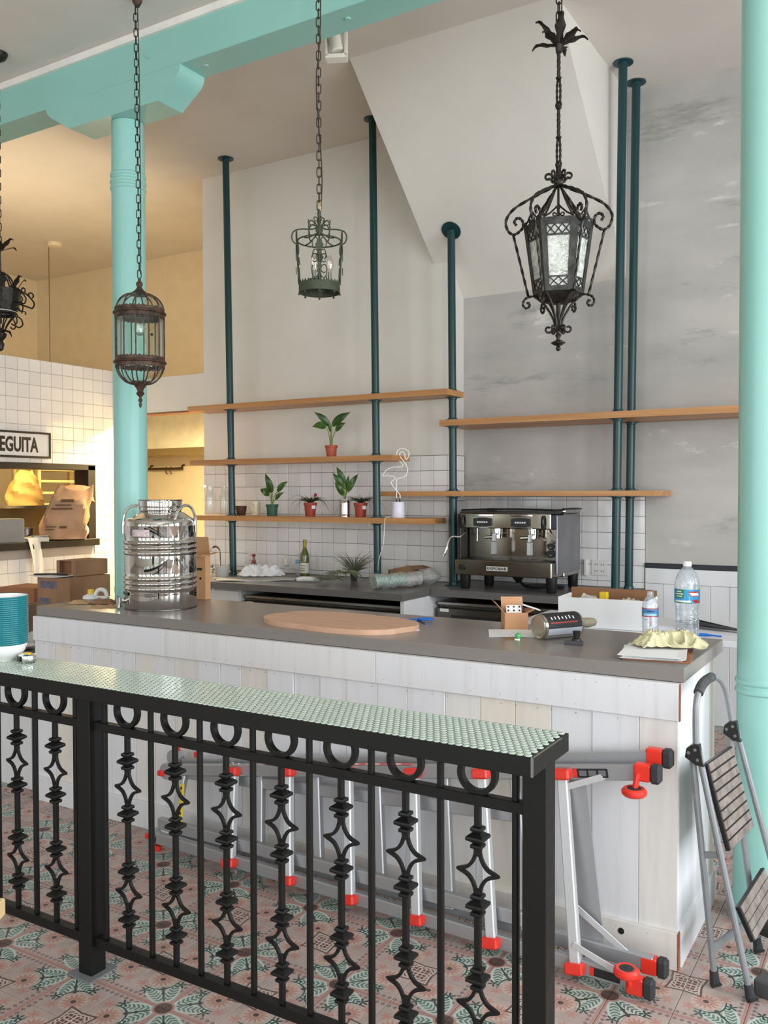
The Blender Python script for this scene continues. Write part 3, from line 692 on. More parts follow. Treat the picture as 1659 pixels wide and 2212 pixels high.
    for k in range(9):
        q = MB(); leaf_blade(q, 2*PI*k/9+0.3, 0.115 if k % 2 else 0.10, 0.034, math.radians(58 if k % 2 else 16), 0.02, Z(3.25)); part(q, 'leaf', M_wrought, t)
    chain(t, Z(3.335), Z(ZF-0.05), 0.044, 0.019, 0.0027, M_wrought); canopy(t, Z(ZF), M_wrought, 0.05)
    wire(t, [(0.008, 0.004, Z(3.3)), (0.012, 0, Z(3.5)), (0.004, 0.01, Z(3.75)), (0.01, 0, Z(4.02))])
hex_lantern()
# --- the green crown lantern
def bulb(t, x, y, z, s=1.0):
    b = MB(); b.lathe([(0.0085*s, 0), (0.0085*s, 0.045*s)], 10); cs = part(b, 'candle_sleeve', M_chrome_dark, t, (x, y, z))
    b = MB(); b.lathe([(0.006*s, 0.045*s), (0.010*s, 0.055*s), (0.0165*s, 0.075*s), (0.0145*s, 0.095*s), (0.007*s, 0.112*s), (0.0, 0.122*s)], 14); part(b, 'bulb', M_bulb, cs)
M_chrome_dark = mat('nickel_sleeve', (150, 150, 146), 0.2, 0.9)
def crown_lantern():
    zb = 2.447; t = thing('crown_lantern', 'small dull green open crown shaped lantern with three clear bulbs', 'lantern', (-2.23, LY, zb))
    Z = lambda z: z-zb; G = M_verd; a_view = math.atan2(-LY, 2.23)
    q = MB(); q.lathe([(0.006, Z(2.83)), (0.0085, Z(2.81)), (0.0075, Z(2.80)), (0.005, Z(2.79)), (0.009, Z(2.775)), (0.005, Z(2.76)), (0.015, Z(2.748)), (0.017, Z(2.738)), (0.010, Z(2.726)), (0.004, Z(2.72))], 12); part(q, 'neck', G, t)
    for k in range(4):
        a = a_view+k*PI/2
        q = MB(); q.tube(smooth_path(radial([(0.010, Z(2.752)), (0.03, Z(2.744)), (0.075, Z(2.744)), (0.108, Z(2.735)), (0.119, Z(2.712)), (0.113, Z(2.690)), (0.100, Z(2.680))], a), 4), 0.0032, 5); part(q, 'crown_arm', G, t)
        q = MB(); q.tube(radial([(lerp(0.0985, 0.089, i/4), Z(lerp(2.735, 2.505, i/4))) for i in range(5)], a), 0.0038, 5); part(q, 'upright', G, t)
        q = MB(); q.tube(radial([(x_, Z(z_)) for x_, z_ in spiral(0.031, 2.777, 0.017, 0.013, 30, -215, 14)], a), 0.0026, 5); q.tube(radial([(x_, Z(z_)) for x_, z_ in spiral(0.016, 2.787, 0.009, 0.007, -60, 220, 12)], a+0.4), 0.0024, 5); part(q, 'top_scroll', G, t)
        a2 = a+PI/4
        q = MB(); q.tube(smooth_path(radial([(0.012, Z(2.757)), (0.045, Z(2.772)), (0.062, Z(2.756)), (0.062, Z(2.722)), (0.052, Z(2.700))], a2), 4), 0.0028, 5); q.tube(smooth_path(radial([(0.012, Z(2.725)), (0.05, Z(2.702)), (0.066, Z(2.694)), (0.092, Z(2.690))], a2), 3), 0.003, 5); part(q, 'inner_loop', G, t)
        for z, w_ in ((2.712, 0.016), (2.650, 0.020), (2.620, 0.010), (2.562, 0.012)):
            q = MB(); q.prism([(w_*(1+0.18*math.cos(i*PI/2*1.0*3))*math.cos(i*PI/12)*0.8, w_*(1.25+0.18*math.cos(i*PI/2*3))*math.sin(i*PI/12)) for i in range(24)], 0, 0.003, Matrix.Translation((0.099*math.cos(a), 0.099*math.sin(a), Z(z))) @ Matrix.Rotation(a, 4, 'Z') @ Matrix(((0, 0, 1, 0), (1, 0, 0, 0), (0, 1, 0, 0), (0, 0, 0, 1))))
            part(q, 'leaf_plaque', G, t)
        for d in (-1, 1):
            q = MB()
            def onc(da, z, rr=0.094): return (rr*math.cos(a+d*da), rr*math.sin(a+d*da), Z(z))
            q.tube([onc(0.05+0.27*(0.5-0.5*math.cos(s_)), 2.660+0.024*math.sin(s_)) for s_ in [i*0.4 for i in range(12)]], 0.0025, 5)
            q.tube([onc(0.22+0.14*math.cos(s_), 2.598+0.018*math.sin(s_), 0.092) for s_ in [i*0.45 for i in range(13)]], 0.0025, 5)
            q.tube([onc(0.20-0.16*math.cos(s_), 2.545+0.030*math.sin(-s_), 0.091) for s_ in [i*0.4 for i in range(11)]], 0.0025, 5)
            part(q, 'side_scroll', G, t)
    q = MB(); q.tube([(0.094*math.cos(s_), 0.094*math.sin(s_), Z(2.692)) for s_ in [2*PI*i/40 for i in range(40)]], 0.0034, 5, closed=True); part(q, 'upper_ring', G, t)
    # pierced gallery band with a toothed top edge
    q = MB(); n = 96; vs = []
    for i in range(n):
        a = 2*PI*i/n; zt = 2.508+(0.010 if (i % 3) == 1 else 0.0)
        for r, z in ((0.0895, 2.468), (0.0895, zt), (0.0875, zt), (0.0875, 2.468)): vs.append((r*math.cos(a), r*math.sin(a), Z(z)))
    q.add(vs, [(i*4+j, ((i+1) % n)*4+j, ((i+1) % n)*4+(j+1) % 4, i*4+(j+1) % 4) for i in range(n) for j in range(4)]); part(q, 'gallery_band', G, t, smooth=0)
    q = MB(); q.lathe([(0.004, Z(2.455)), (0.009, Z(2.462)), (0.018, Z(2.472)), (0.018, Z(2.500)), (0.01, Z(2.51))], 14)
    for k in range(3): q.tube([(0.0, 0, Z(2.488)), (0.088*math.cos(a_view+0.6+k*2.094), 0.088*math.sin(a_view+0.6+k*2.094), Z(2.486))], 0.004, 5)
    part(q, 'lamp_holder', G, t)
    q = MB()
    for k in range(8): a = a_view+k*PI/4; q.sphere((0.0885*math.cos(a), 0.0885*math.sin(a), Z(2.463)), 0.005, 8, 6)
    part(q, 'drop_beads', G, t)
    for k in range(3):
        a = a_view+1.57+k*2.094; x, y = 0.045*math.cos(a), 0.045*math.sin(a)
        q = MB(); q.lathe([(0.006, Z(2.495)), (0.024, Z(2.513)), (0.026, Z(2.518)), (0.008, Z(2.512))], 12, (x, y, 0)); part(q, 'drip_pan', M_black, t); bulb(t, x, y, Z(2.513))
    chain(t, Z(2.828), Z(ZF-0.05), 0.043, 0.018, 0.0026, M_wire); canopy(t, Z(ZF), M_wrought, 0.045)
    q = MB(); q.tube([(0.004, 0.0, Z(2.825)), (0.009, 0.0, Z(2.86)), (-0.004, 0.004, Z(2.86)), (-0.006, 0, Z(2.83))], 0.0035, 5); part(q, 'cream_wire_ends', mat('cream_wire', (215, 190, 140), 0.6), t)
    wire(t, [(0.010, 0, Z(2.84)), (0.016, 0, Z(2.95)), (0.004, 0.006, Z(3.10)), (-0.010, 0, Z(3.30)), (-0.010, 0, Z(3.42)), (0.004, 0, Z(3.52)), (0.012, 0, Z(3.7)), (0.008, 0, Z(4.02))])
crown_lantern()
# --- the pill shaped birdcage lantern
def cage_lantern():
    zb = 2.026; t = thing('birdcage_lantern', 'rusty brown pill shaped glass lantern with ribs, hanging in front of the mint column', 'lantern', (-3.321, LY, zb))
    Z = lambda z: z-zb; R = M_rust; nrib = 12
    dome = lambda r0, z0, r1, z1, n=10: [(r1+(r0-r1)*math.cos(PI/2*i/n)**1.0, z0+(z1-z0)*math.sin(PI/2*i/n)) for i in range(n+1)]
    up = dome(0.118, 2.505, 0.03, 2.592); dn = dome(0.118, 2.245, 0.028, 2.145)
    for k in range(nrib):
        a = 2*PI*k/nrib+0.12
        q = MB(); q.tube(radial([(r, Z(z)) for r, z in up], a), 0.0034, 5); q.tube(radial([(0.119, Z(2.505)), (0.119, Z(2.245))], a), 0.0036, 5); q.tube(radial([(r, Z(z)) for r, z in dn], a), 0.0034, 5); part(q, 'rib', R, t)
        a2 = 2*PI*(k+1)/nrib+0.12
        q = MB(); q.sheet(lambda u, v: (lerp(math.cos(a), math.cos(a2), v)*0.1165, lerp(math.sin(a), math.sin(a2), v)*0.1165, Z(lerp(2.25, 2.50, u))), 1, 1, 0.002); part(q, 'glass_pane', M_glass, t, smooth=0)
    q = MB(); q.lathe([(r-0.0025, Z(z)) for r, z in up], 24); o = part(q, 'upper_glass_dome', M_glass, t)
    q = MB(); q.lathe([(r-0.0025, Z(z)) for r, z in dn], 24); o = part(q, 'lower_glass_dome', M_glass, t)
    def band(zc, s):
        q = MB(); q.lathe([(0.119, Z(zc-0.008)), (0.128, Z(zc-0.004)), (0.130, Z(zc)), (0.128, Z(zc+0.004)), (0.119, Z(zc+0.008))], 40); n = 72
        for dirz in (-1, 1):
            vs = []
            for i in range(n):
                a = 2*PI*i/n; e = zc+dirz*(0.022+0.006*abs(math.sin(1.5*PI*i/3)))
                rr = 0.1205
                for r, z in ((rr, zc), (rr, e), (rr-0.0016, e), (rr-0.0016, zc)): vs.append((r*math.cos(a), r*math.sin(a), Z(z)))
            q.add(vs, [(i*4+j, ((i+1) % n)*4+j, ((i+1) % n)*4+(j+1) % 4, i*4+(j+1) % 4) for i in range(n) for j in range(4)])
        part(q, 'scalloped_band', R, t)
    band(2.495, 1); band(2.252, 1)
    q = MB(); q.lathe([(0.004, Z(2.672)), (0.008, Z(2.664)), (0.007, Z(2.656)), (0.015, Z(2.648)), (0.017, Z(2.640)), (0.013, Z(2.630)), (0.012, Z(2.624)), (0.022, Z(2.610)), (0.040, Z(2.596)), (0.046, Z(2.586)), (0.040, Z(2.584))], 20); part(q, 'cap', R, t)
    q = MB(); q.lathe([(0.046, Z(2.158)), (0.044, Z(2.150)), (0.028, Z(2.136)), (0.017, Z(2.120)), (0.014, Z(2.108)), (0.021, Z(2.100)), (0.015, Z(2.090)), (0.008, Z(2.084)), (0.006, Z(2.076)), (0.011, Z(2.068)), (0.008, Z(2.058)), (0.005, Z(2.054)), (0.008, Z(2.044)), (0.005, Z(2.032)), (0, Z(2.026))], 18); part(q, 'finial', R, t)
    q = MB(); q.lathe([(0.02, Z(2.505)), (0.022, Z(2.49)), (0.018, Z(2.475))], 14); s_ = part(q, 'lamp_socket', M_black, t)
    q = MB(); q.lathe([(0.013, Z(2.478)), (0.022, Z(2.455)), (0.03, Z(2.425)), (0.026, Z(2.400)), (0.013, Z(2.388)), (0, Z(2.385))], 18); part(q, 'bulb', M_bulb, t)
    q = MB(); q.lathe([(0.118, Z(2.506)), (0.03, Z(2.512)), (0.02, Z(2.512))], 24); part(q, 'inner_plate', M_rust, t)
    q = MB(); a = math.atan2(1, 1.2)-1.0; q.sphere((0.128*math.cos(a), 0.128*math.sin(a), Z(2.375)), 0.007, 8, 6); part(q, 'door_knob', R, t)
    chain(t, Z(2.672), Z(ZF-0.045), 0.044, 0.018, 0.0023, M_wrought, 0.0, -0.012); canopy(t, Z(ZF), M_rust, 0.028)
    wire(t, [(0.008, 0, Z(2.69)), (0.014, 0, Z(3.0)), (0.004, 0.008, Z(3.3)), (0.012, 0, Z(3.6)), (0.004, 0, Z(4.0))], 0.0024)
cage_lantern()
# --- the leafy lantern at the edge of the frame
def leafy_lantern():
    zb = 2.40; t = thing('leafy_lantern', 'dark iron lantern covered in curling leaves and scrolls, hanging before the tiled half wall', 'lantern', (-4.412, LY, zb))
    Z = lambda z: z-zb; W = M_wrought
    q = MB(); q.lathe([(0.075, Z(2.60)), (0.085, Z(2.61)), (0.105, Z(2.68)), (0.112, Z(2.74)), (0.098, Z(2.745)), (0.09, Z(2.69)), (0.07, Z(2.61))], 14, closed=True); part(q, 'body_band', W, t, smooth=20)
    q = MB(); q.lathe([(0.088, Z(2.618)), (0.098, Z(2.70)), (0.095, Z(2.735))], 14); part(q, 'glass_bowl', M_rough_glass, t)
    for k in range(8):
        a = 2*PI*k/8+0.2
        q = MB(); q.tube(smooth_path(radial([(0.006, Z(2.845)), (0.05, Z(2.82)), (0.075, Z(2.775)), (0.10, Z(2.745))], a), 4), 0.0045, 5); part(q, 'crown_bar', W, t)
        q = MB(); q.tube(smooth_path(radial([(0.09, Z(2.72)), (0.12, Z(2.74)), (0.145, Z(2.725)), (0.168, Z(2.70)), (0.178, Z(2.68)), (0.168, Z(2.655)), (0.145, Z(2.66)), (0.10, Z(2.672))], a), 4), 0.0046, 5)
        q.tube(radial([(x_, Z(z_)) for x_, z_ in spiral(0.158, 2.728, 0.018, 0.008, -60, 240, 12)], a), 0.0044, 5)
        q.tube(smooth_path(radial([(0.085, Z(2.605)), (0.11, Z(2.585)), (0.115, Z(2.555)), (0.095, Z(2.54)), (0.078, Z(2.55))], a), 4), 0.0042, 5)
        q.tube(radial([(x_, Z(z_)) for x_, z_ in spiral(0.125, 2.622, 0.014, 0.006, 180, -60, 10)], a), 0.0038, 5); part(q, 'scroll', W, t)
        q = MB(); leaf_blade(q, a+0.1, 0.10, 0.035, math.radians(72), 0.025, Z(2.735), 0.085); part(q, 'leaf', W, t)
        q = MB(); q.tube(smooth_path(radial([(0.08, Z(2.605)), (0.045, Z(2.56)), (0.02, Z(2.51))], a+0.3), 3), 0.004, 5); part(q, 'lower_bar', W, t)
    q = MB(); q.lathe([(0.0, Z(2.40)), (0.014, Z(2.41)), (0.02, Z(2.44)), (0.012, Z(2.46)), (0.03, Z(2.48)), (0.034, Z(2.50)), (0.012, Z(2.51)), (0.01, Z(2.53))], 12); part(q, 'finial', W, t)
    for k in range(6):
        q = MB(); leaf_blade(q, k*PI/3+0.4, 0.06, 0.03, math.radians(-10), 0.02, Z(2.52), 0.006); part(q, 'leaf', W, t)
        q = MB(); leaf_blade(q, k*PI/3+0.4, 0.10, 0.035, math.radians(25 if k % 2 else 50), 0.02, Z(2.96), 0.006); part(q, 'leaf', W, t)
    q = MB(); q.lathe([(0.008, Z(2.845)), (0.006, Z(2.95)), (0.014, Z(2.97)), (0.006, Z(3.0))], 8); part(q, 'stem', W, t)
    chain(t, Z(3.0), Z(ZF-0.045), 0.046, 0.02, 0.0028, W); canopy(t, Z(ZF), W, 0.055)
leafy_lantern()
# ------------------------------------------------------------------ back counters and undercounter fridges
M_steel = mat('brushed_steel', (168, 166, 162), 0.3, 1.0, var=0.05, vs=20, stretch=(0.05, 1, 1))
M_dsteel = mat('dark_steel', (110, 107, 102), 0.3, 1.0, var=0.06, vs=20, stretch=(0.05, 1, 1))
M_mirror = mat('polished_steel', (205, 202, 198), 0.07, 1.0, var=0.02, rv=0.01)
M_bsteel = mat('bronzed_polished_steel', (150, 142, 130), 0.16, 1.0, var=0.04, rv=0.02)
M_paper = mat('white_paper', (236, 235, 236), 0.7, var=0.01)
M_lblack = mat('black_print', (30, 30, 32), 0.6)
q = MB(); q.bx(-5.598, -2.998, 5.235, 6.108, 0.86, 0.91, 0.002)
solo(q, 'back_worktop', M_quartz2, 'dark grey back worktop under the plant shelves, reaching further forward', 'worktop', smooth=0)
q = MB(); q.bx(-2.996, -1.60, 5.62, 6.36, 0.86, 0.91, 0.002)
solo(q, 'back_worktop', M_quartz2, 'dark grey back worktop carrying the espresso machine', 'worktop', smooth=0)
def fridge(label, x0, x1, yf, yb, n):
    t = thing('undercounter_fridge', label, 'fridge', ((x0+x1)/2, yf, 0)); h = (x1-x0)/2
    q = MB(); q.bx(-h, h, 0.05, yb-yf, 0.08, 0.81); part(q, 'cabinet', M_dsteel, t, smooth=0)
    q = MB(); q.bx(-h, h, 0.02, 0.06, 0.79, 0.815, 0.004); part(q, 'top_lip', M_steel, t, smooth=0)
    w_ = 2*h/n
    for k in range(n):
        q = MB(); q.bx(-h+k*w_+0.004, -h+(k+1)*w_-0.004, 0.0, 0.05, 0.10, 0.775, 0.006); d = part(q, 'door', M_dsteel, t, smooth=0)
        q = MB(); q.bx(-h+k*w_+0.12, -h+(k+1)*w_-0.10, -0.004, 0.006, 0.70, 0.725); part(q, 'recessed_handle', M_black, d, smooth=0)
    q = MB(); q.bx(-h+0.03, -h+0.10, -0.002, 0.001, 0.745, 0.768); part(q, 'sticker', M_paper, t, smooth=0)
    for sx in (-1, 1):
        for yy in (0.1, yb-yf-0.06): q = MB(); q.cyl((sx*(h-0.06), yy, 0), (sx*(h-0.06), yy, 0.08), 0.02, 10); part(q, 'foot', M_black, t)
fridge('dark steel undercounter fridge under the worktop with the wine bottle', -4.46, -3.06, 5.30, 6.08, 2)
fridge('dark steel undercounter fridge under the espresso machine', -2.975, -1.66, 5.68, 6.34, 2)
q = MB(); q.bx(-3.036, -3.002, 5.262, 6.08, 0.0, 0.86, 0.002); solo(q, 'end_panel', M_paint, 'white painted panel closing the end of the forward back counter', 'panel', smooth=0)
t = thing('base_cabinet', 'white base cabinet under the worktop beside the kitchen doorway', 'cabinet', (-5.04, 5.30, 0))
q = MB(); q.bx(-0.54, 0.54, 0.02, 0.78, 0.0, 0.86); part(q, 'body', M_paint, t, smooth=0)
for k in (-1, 1): q = MB(); q.bx(min(0.004*k, 0.53*k), max(0.004*k, 0.53*k), 0.0, 0.02, 0.05, 0.84, 0.002); part(q, 'door', M_paint, t, smooth=0)
# ------------------------------------------------------------------ shelf poles and shelves
M_polepaint = mat('dark_teal_paint', (16, 60, 62), 0.32, var=0.03, vs=12, rv=0.02)
M_shelf = mat('oiled_beech', (196, 142, 88), 0.4, var=0.06, vs=4, stretch=(0.25, 3, 6), col2=(172, 118, 70))
def pole(name, b, tp, zt, shelves, label, tilt=None):
    t = thing('shelf_pole', label, 'pole', b, group='teal shelf poles'); d = Vector(tp)-Vector(b)
    P = lambda z: Vector((d.x*(z-b[2])/d.z, d.y*(z-b[2])/d.z, z-b[2]))
    q = MB(); q.tube([P(b[2]), P(zt)], 0.029, 20); part(q, 'pipe', M_polepaint, t)
    q = MB(); c_ = P(b[2]+0.0); q.lathe([(0.066, 0.0), (0.066, 0.005), (0.036, 0.007), (0.034, 0.025), (0.029, 0.028)], 24, c_); part(q, 'foot_flange', M_polepaint, t)
    q = MB()
    if tilt is None: q.lathe([(0.029, -0.03), (0.034, -0.026), (0.036, -0.010), (0.066, -0.008), (0.066, 0.0)], 24, P(zt))
    else:
        q.M = Matrix.Translation(P(zt)) @ Matrix.Rotation(tilt, 4, 'X'); q.lathe([(0.05, -0.006), (0.074, -0.006), (0.074, 0.0)], 24)
    part(q, 'ceiling_flange', M_polepaint, t)
    for z0, z1 in shelves:
        for z, s in ((z0, -1), (z1, 1)):
            q = MB(); q.lathe([(0.056, 0), (0.056, 0.004*s), (0.036, 0.005*s), (0.034, 0.016*s), (0.029, 0.018*s)], 20, P(z)); part(q, 'shelf_collar', M_polepaint, t)
L1, L2, L3, R1, R2 = (2.31, 2.352), (1.845, 1.887), (1.371, 1.413), (2.097, 2.141), (1.576, 1.613)
pole('A', (-4.967, 5.775, 0.91), (-5.078, 5.84, ZC), ZC, (L1, L2, L3), 'teal pipe pole beside the glass jugs, nearest the kitchen doorway')
pole('B', (-3.533, 5.78, 0.91), (-3.588, 5.81, ZC), ZC, (L1, L2, L3), 'teal pipe pole rising between the tin can plant and the flamingo')
pole('C', (-2.954, 5.922, 0.91), (-2.975, 5.925, 3.53), 3.545, (L1, R1, R2), 'teal pipe pole ending under the sloped soffit', tilt=math.radians(-42.6))
pole('D', (-1.747, 5.948, 0.91), (-1.698, 5.92, ZC), ZC, (R1, R2), 'teal pipe pole in front of its twin, at the front edge of the worktop')
pole('E', (-1.752, 6.29, 0.91), (-1.70, 6.25, ZC), ZC, (R1, R2), 'teal pipe pole standing close to the plaster wall behind its twin')
def shelf(poly, z, label):
    q = MB(); q.prism(poly, z[0], z[1]); solo(q, 'wooden_shelf', M_shelf, label, 'shelf', group='beech wall shelves', smooth=0)
rect = lambda a, b, c_, d: [(a, c_), (b, c_), (b, d), (a, d)]
shelf(rect(-5.414, -2.904, 5.71, 5.99), L1, 'long beech shelf, empty, topmost of the three above the plants')
shelf(rect(-5.391, -3.369, 5.71, 5.99), L2, 'beech shelf carrying only the terracotta potted plant')
shelf(rect(-5.33, -3.056, 5.71, 5.99), L3, 'beech shelf carrying cups, potted plants and the flamingo light')
shelf(rect(-3.042, 0.6, 5.86, 6.355), R1, 'long beech shelf across the plaster wall above the espresso machine')
shelf([(-3.554, 5.86), (-1.465, 5.86), (-1.472, 6.355), (-3.08, 6.355), (-3.08, 6.105), (-3.554, 6.105)], R2, 'beech shelf just above the espresso machine, starting behind the flamingo')
# ------------------------------------------------------------------ plants
M_leaf = mat('glossy_green_leaf', (62, 92, 34), 0.35, var=0.2, vs=18, col2=(38, 66, 24), rand=0.15)
M_stem = mat('pale_green_stem', (120, 140, 62), 0.5, var=0.15)
M_terra = mat('terracotta_plastic', (176, 84, 62), 0.55, var=0.08)
M_redpot = mat('brick_red_plastic', (160, 60, 38), 0.5, var=0.08)
M_greenpot = mat('green_plastic', (44, 88, 66), 0.5, var=0.06)
M_soil = mat('dark_soil', (52, 40, 32), 0.95, var=0.3, vs=60)
M_grass = mat('dark_green_blades', (56, 68, 44), 0.5, var=0.25, vs=20, col2=(78, 62, 50))
M_air = mat('grey_green_blades', (118, 124, 98), 0.65, var=0.2, vs=12, col2=(92, 92, 74))
VR = math.radians(31)
def strelitzia(label, loc, potfn, leaves, zt, sc=1.0):
    t = thing('potted_plant', label, 'plant', loc, VR); potfn(t)
    q = MB(); q.lathe([(0.0, zt-0.014), (0.034*sc, zt-0.012), (0.0, zt-0.008)], 12); part(q, 'soil', M_soil, t)
    for (bx_, bz, tx, tz, w_, yb, fold) in leaves:      # blade from base to tip, given right/up in metres from the pot rim
        p0 = Vector((bx_, yb, zt+bz)); p1 = Vector((tx, yb*1.6, zt+tz)); dv = p1-p0
        side = Vector((-dv.z, 0, dv.x)).normalized()
        def fn(u, v):
            ww = w_*math.sin(PI*(0.04+0.96*u)**0.75)*(1-0.25*u); s_ = v-0.5
            return p0+dv*u+side*ww*s_+Vector((0, -0.028*math.sin(PI*u)+fold*abs(s_)*ww*0.9, 0.012*math.sin(PI*u)))
        q = MB(); q.sheet(fn, 10, 6, 0.0012); lf = part(q, 'leaf', M_leaf, t)
        q = MB(); q.tube(smooth_path([(bx_*0.18, yb*0.4, zt-0.012), (bx_*0.35, yb*0.7, zt+bz*0.5), (bx_, yb, zt+bz), tuple(p0+dv*0.5+Vector((0, -0.026, 0.01)))], 4), [0.0042]*9+[0.0028]*3+[0.0015], 6); part(q, 'leaf_stalk', M_stem, lf)
def pot(m, r0, r1, h, rim=True):
    def f(t):
        pr = [(r0, 0), (lerp(r0, r1, 0.78), h*0.78)] + ([(r1*1.06, h*0.80), (r1*1.1, h)] if rim else [(r1, h)])
        q = MB(); q.cup(pr, 0.003, 28); part(q, 'pot', m, t)
    return f
strelitzia('green broad leaved plant in a terracotta pot alone on its shelf', (-4.0, 5.84, 1.887), pot(M_terra, 0.038, 0.048, 0.094),
    [(-0.006, 0.15, -0.135, 0.265, 0.060, 0.0, 0.3), (0.008, 0.155, 0.155, 0.262, 0.068, -0.01, 0.4), (-0.04, 0.145, -0.15, 0.145, 0.062, -0.02, -0.5), (0.035, 0.115, 0.115, 0.18, 0.048, 0.01, 0.4), (0.0, 0.10, -0.03, 0.20, 0.03, 0.02, 0.3)], 0.094)
strelitzia('green broad leaved plant in a dark green pot between mug and red pot', (-4.59, 5.83, 1.413), pot(M_greenpot, 0.040, 0.049, 0.096),
    [(0.002, 0.10, -0.055, 0.255, 0.062, 0.0, 0.3), (0.045, 0.105, 0.135, 0.19, 0.050, -0.01, 0.4), (-0.02, 0.075, -0.095, 0.125, 0.065, -0.02, -0.3), (-0.012, 0.10, -0.05, 0.185, 0.045, 0.015, 0.4), (0.03, 0.04, 0.105, 0.098, 0.038, -0.02, 0.3)], 0.096)
def tin_pot(t):
    q = MB(); pr = [(0.041, 0), (0.043, 0.003)]
    for i in range(12): z = 0.02+i*0.0083; pr += [(0.0425, z), (0.0437, z+0.004)]
    pr += [(0.0425, 0.128), (0.044, 0.135), (0.044, 0.138)]
    q.cup(pr, 0.0012, 30); part(q, 'tin_can', M_mirror, t)
strelitzia('green broad leaved plant growing in a shiny tin can', (-3.845, 5.80, 1.413), tin_pot,
    [(0.0, 0.11, -0.065, 0.255, 0.060, 0.0, 0.3), (-0.008, 0.075, -0.095, 0.21, 0.058, -0.015, 0.3), (-0.012, 0.03, -0.08, 0.135, 0.050, -0.02, 0.4), (0.02, 0.06, 0.105, 0.20, 0.058, 0.01, -0.3), (0.012, 0.07, 0.03, 0.19, 0.03, 0.02, 0.3)], 0.138)
def blades(n, L, r0, z0, rise, droop, w_, seed, span=(0, 2*PI)):
    rr = random.Random(seed); q = MB()
    for i in range(n):
        a = rr.uniform(*span); l = L*rr.uniform(0.6, 1.1); up = rise*rr.uniform(0.5, 1.15); dr = droop*rr.uniform(0.6, 1.3); ca, sa = math.cos(a), math.sin(a); pts = []
        for k in range(6):
            u = k/5; r = r0*rr.uniform(0.9, 1.1)+l*u*math.cos(up*(1-u*0.5)); pts.append((r*ca, r*sa, z0+l*u*math.sin(up)*(1-0.15*u)-dr*l*u*u*u))
        q.tube(pts, [w_, w_, w_*0.9, w_*0.75, w_*0.5, w_*0.15], 3)
    return q
def grassy(label, loc, flower, seed):
    t = thing('potted_grass', label, 'plant', loc, VR)
    pot(M_redpot, 0.040, 0.0505, 0.112)(t)
    q = blades(70, 0.095, 0.006, 0.106, 1.15, 0.25, 0.0034, seed); o = part(q, 'short_blades', M_grass, t); o['kind'] = 'stuff'
    q = blades(26, 0.2, 0.012, 0.112, 0.85, 0.85, 0.0019, seed+1); o = part(q, 'trailing_blades', M_grass, t); o['kind'] = 'stuff'
    q = MB(); q.bx(-0.008, 0.022, -0.0512, -0.046, 0.062, 0.090); part(q, 'white_price_tag', M_paper, t, rot=(0, 0, 0.5), smooth=0)
    if flower: q = MB(); q.sphere((0.045, -0.03, 0.175), 0.013, 8, 6); q.sphere((0.04, -0.035, 0.165), 0.009, 8, 6); part(q, 'magenta_flower', mat('magenta_petal', (170, 30, 80), 0.5), t)
grassy('spiky grassy plant with a magenta flower in a red pot', (-4.20, 5.83, 1.413), True, 3)
grassy('spiky grassy plant in a red pot beside the tin can', (-3.715, 5.825, 1.413), False, 11)
# ------------------------------------------------------------------ other things on the plant shelf
def jug(label, loc, prof, handle=None):
    t = thing('glass_jug', label, 'jug', loc, VR); q = MB(); q.cup(prof, 0.003, 28); part(q, 'glass_body', M_jug, t)
    if handle: q = MB(); q.tube(smooth_path(handle, 5), 0.006, 8); part(q, 'handle', M_jug, t)
M_jug = glassmat('jug_glass', (253, 254, 253), 0.04, 0.02, edge=0.4, haze=0.03)
jug('clear glass jug with a curved handle at the end of the shelf', (-5.29, 5.85, 1.413), [(0.043, 0), (0.047, 0.01), (0.047, 0.15), (0.040, 0.19), (0.032, 0.225), (0.036, 0.26)], [(-0.034, 0, 0.25), (-0.06, 0, 0.245), (-0.072, 0, 0.20), (-0.066, 0, 0.15), (-0.046, 0, 0.12)])
jug('clear straight glass carafe next to the teal pole', (-5.135, 5.86, 1.413), [(0.044, 0), (0.048, 0.01), (0.048, 0.16), (0.036, 0.20), (0.028, 0.235), (0.032, 0.262)])
q = MB(); q.cup([(0.034, 0), (0.037, 0.006), (0.046, 0.05), (0.049, 0.08)], 0.004, 30); solo(q, 'cup', mat('brown_stoneware', (96, 56, 42), 0.5, var=0.15, vs=14), 'small brown stoneware cup without a handle beside the teal pole', 'cup', (-4.964, 5.88, 1.413))
t = thing('mug', 'cream coloured tall mug with a handle beside the brown cup', 'mug', (-4.785, 5.85, 1.413), VR)
M_mug = mat('cream_glaze', (214, 202, 168), 0.3, var=0.05)
q = MB(); q.cup([(0.036, 0), (0.040, 0.004), (0.043, 0.06), (0.041, 0.118)], 0.004, 30); part(q, 'body', M_mug, t)
q = MB(); q.tube(smooth_path([(-0.012, -0.040, 0.098), (-0.022, -0.062, 0.094), (-0.024, -0.070, 0.062), (-0.018, -0.058, 0.032), (-0.01, -0.041, 0.028)], 5), 0.006, 8); part(q, 'handle', M_mug, t)
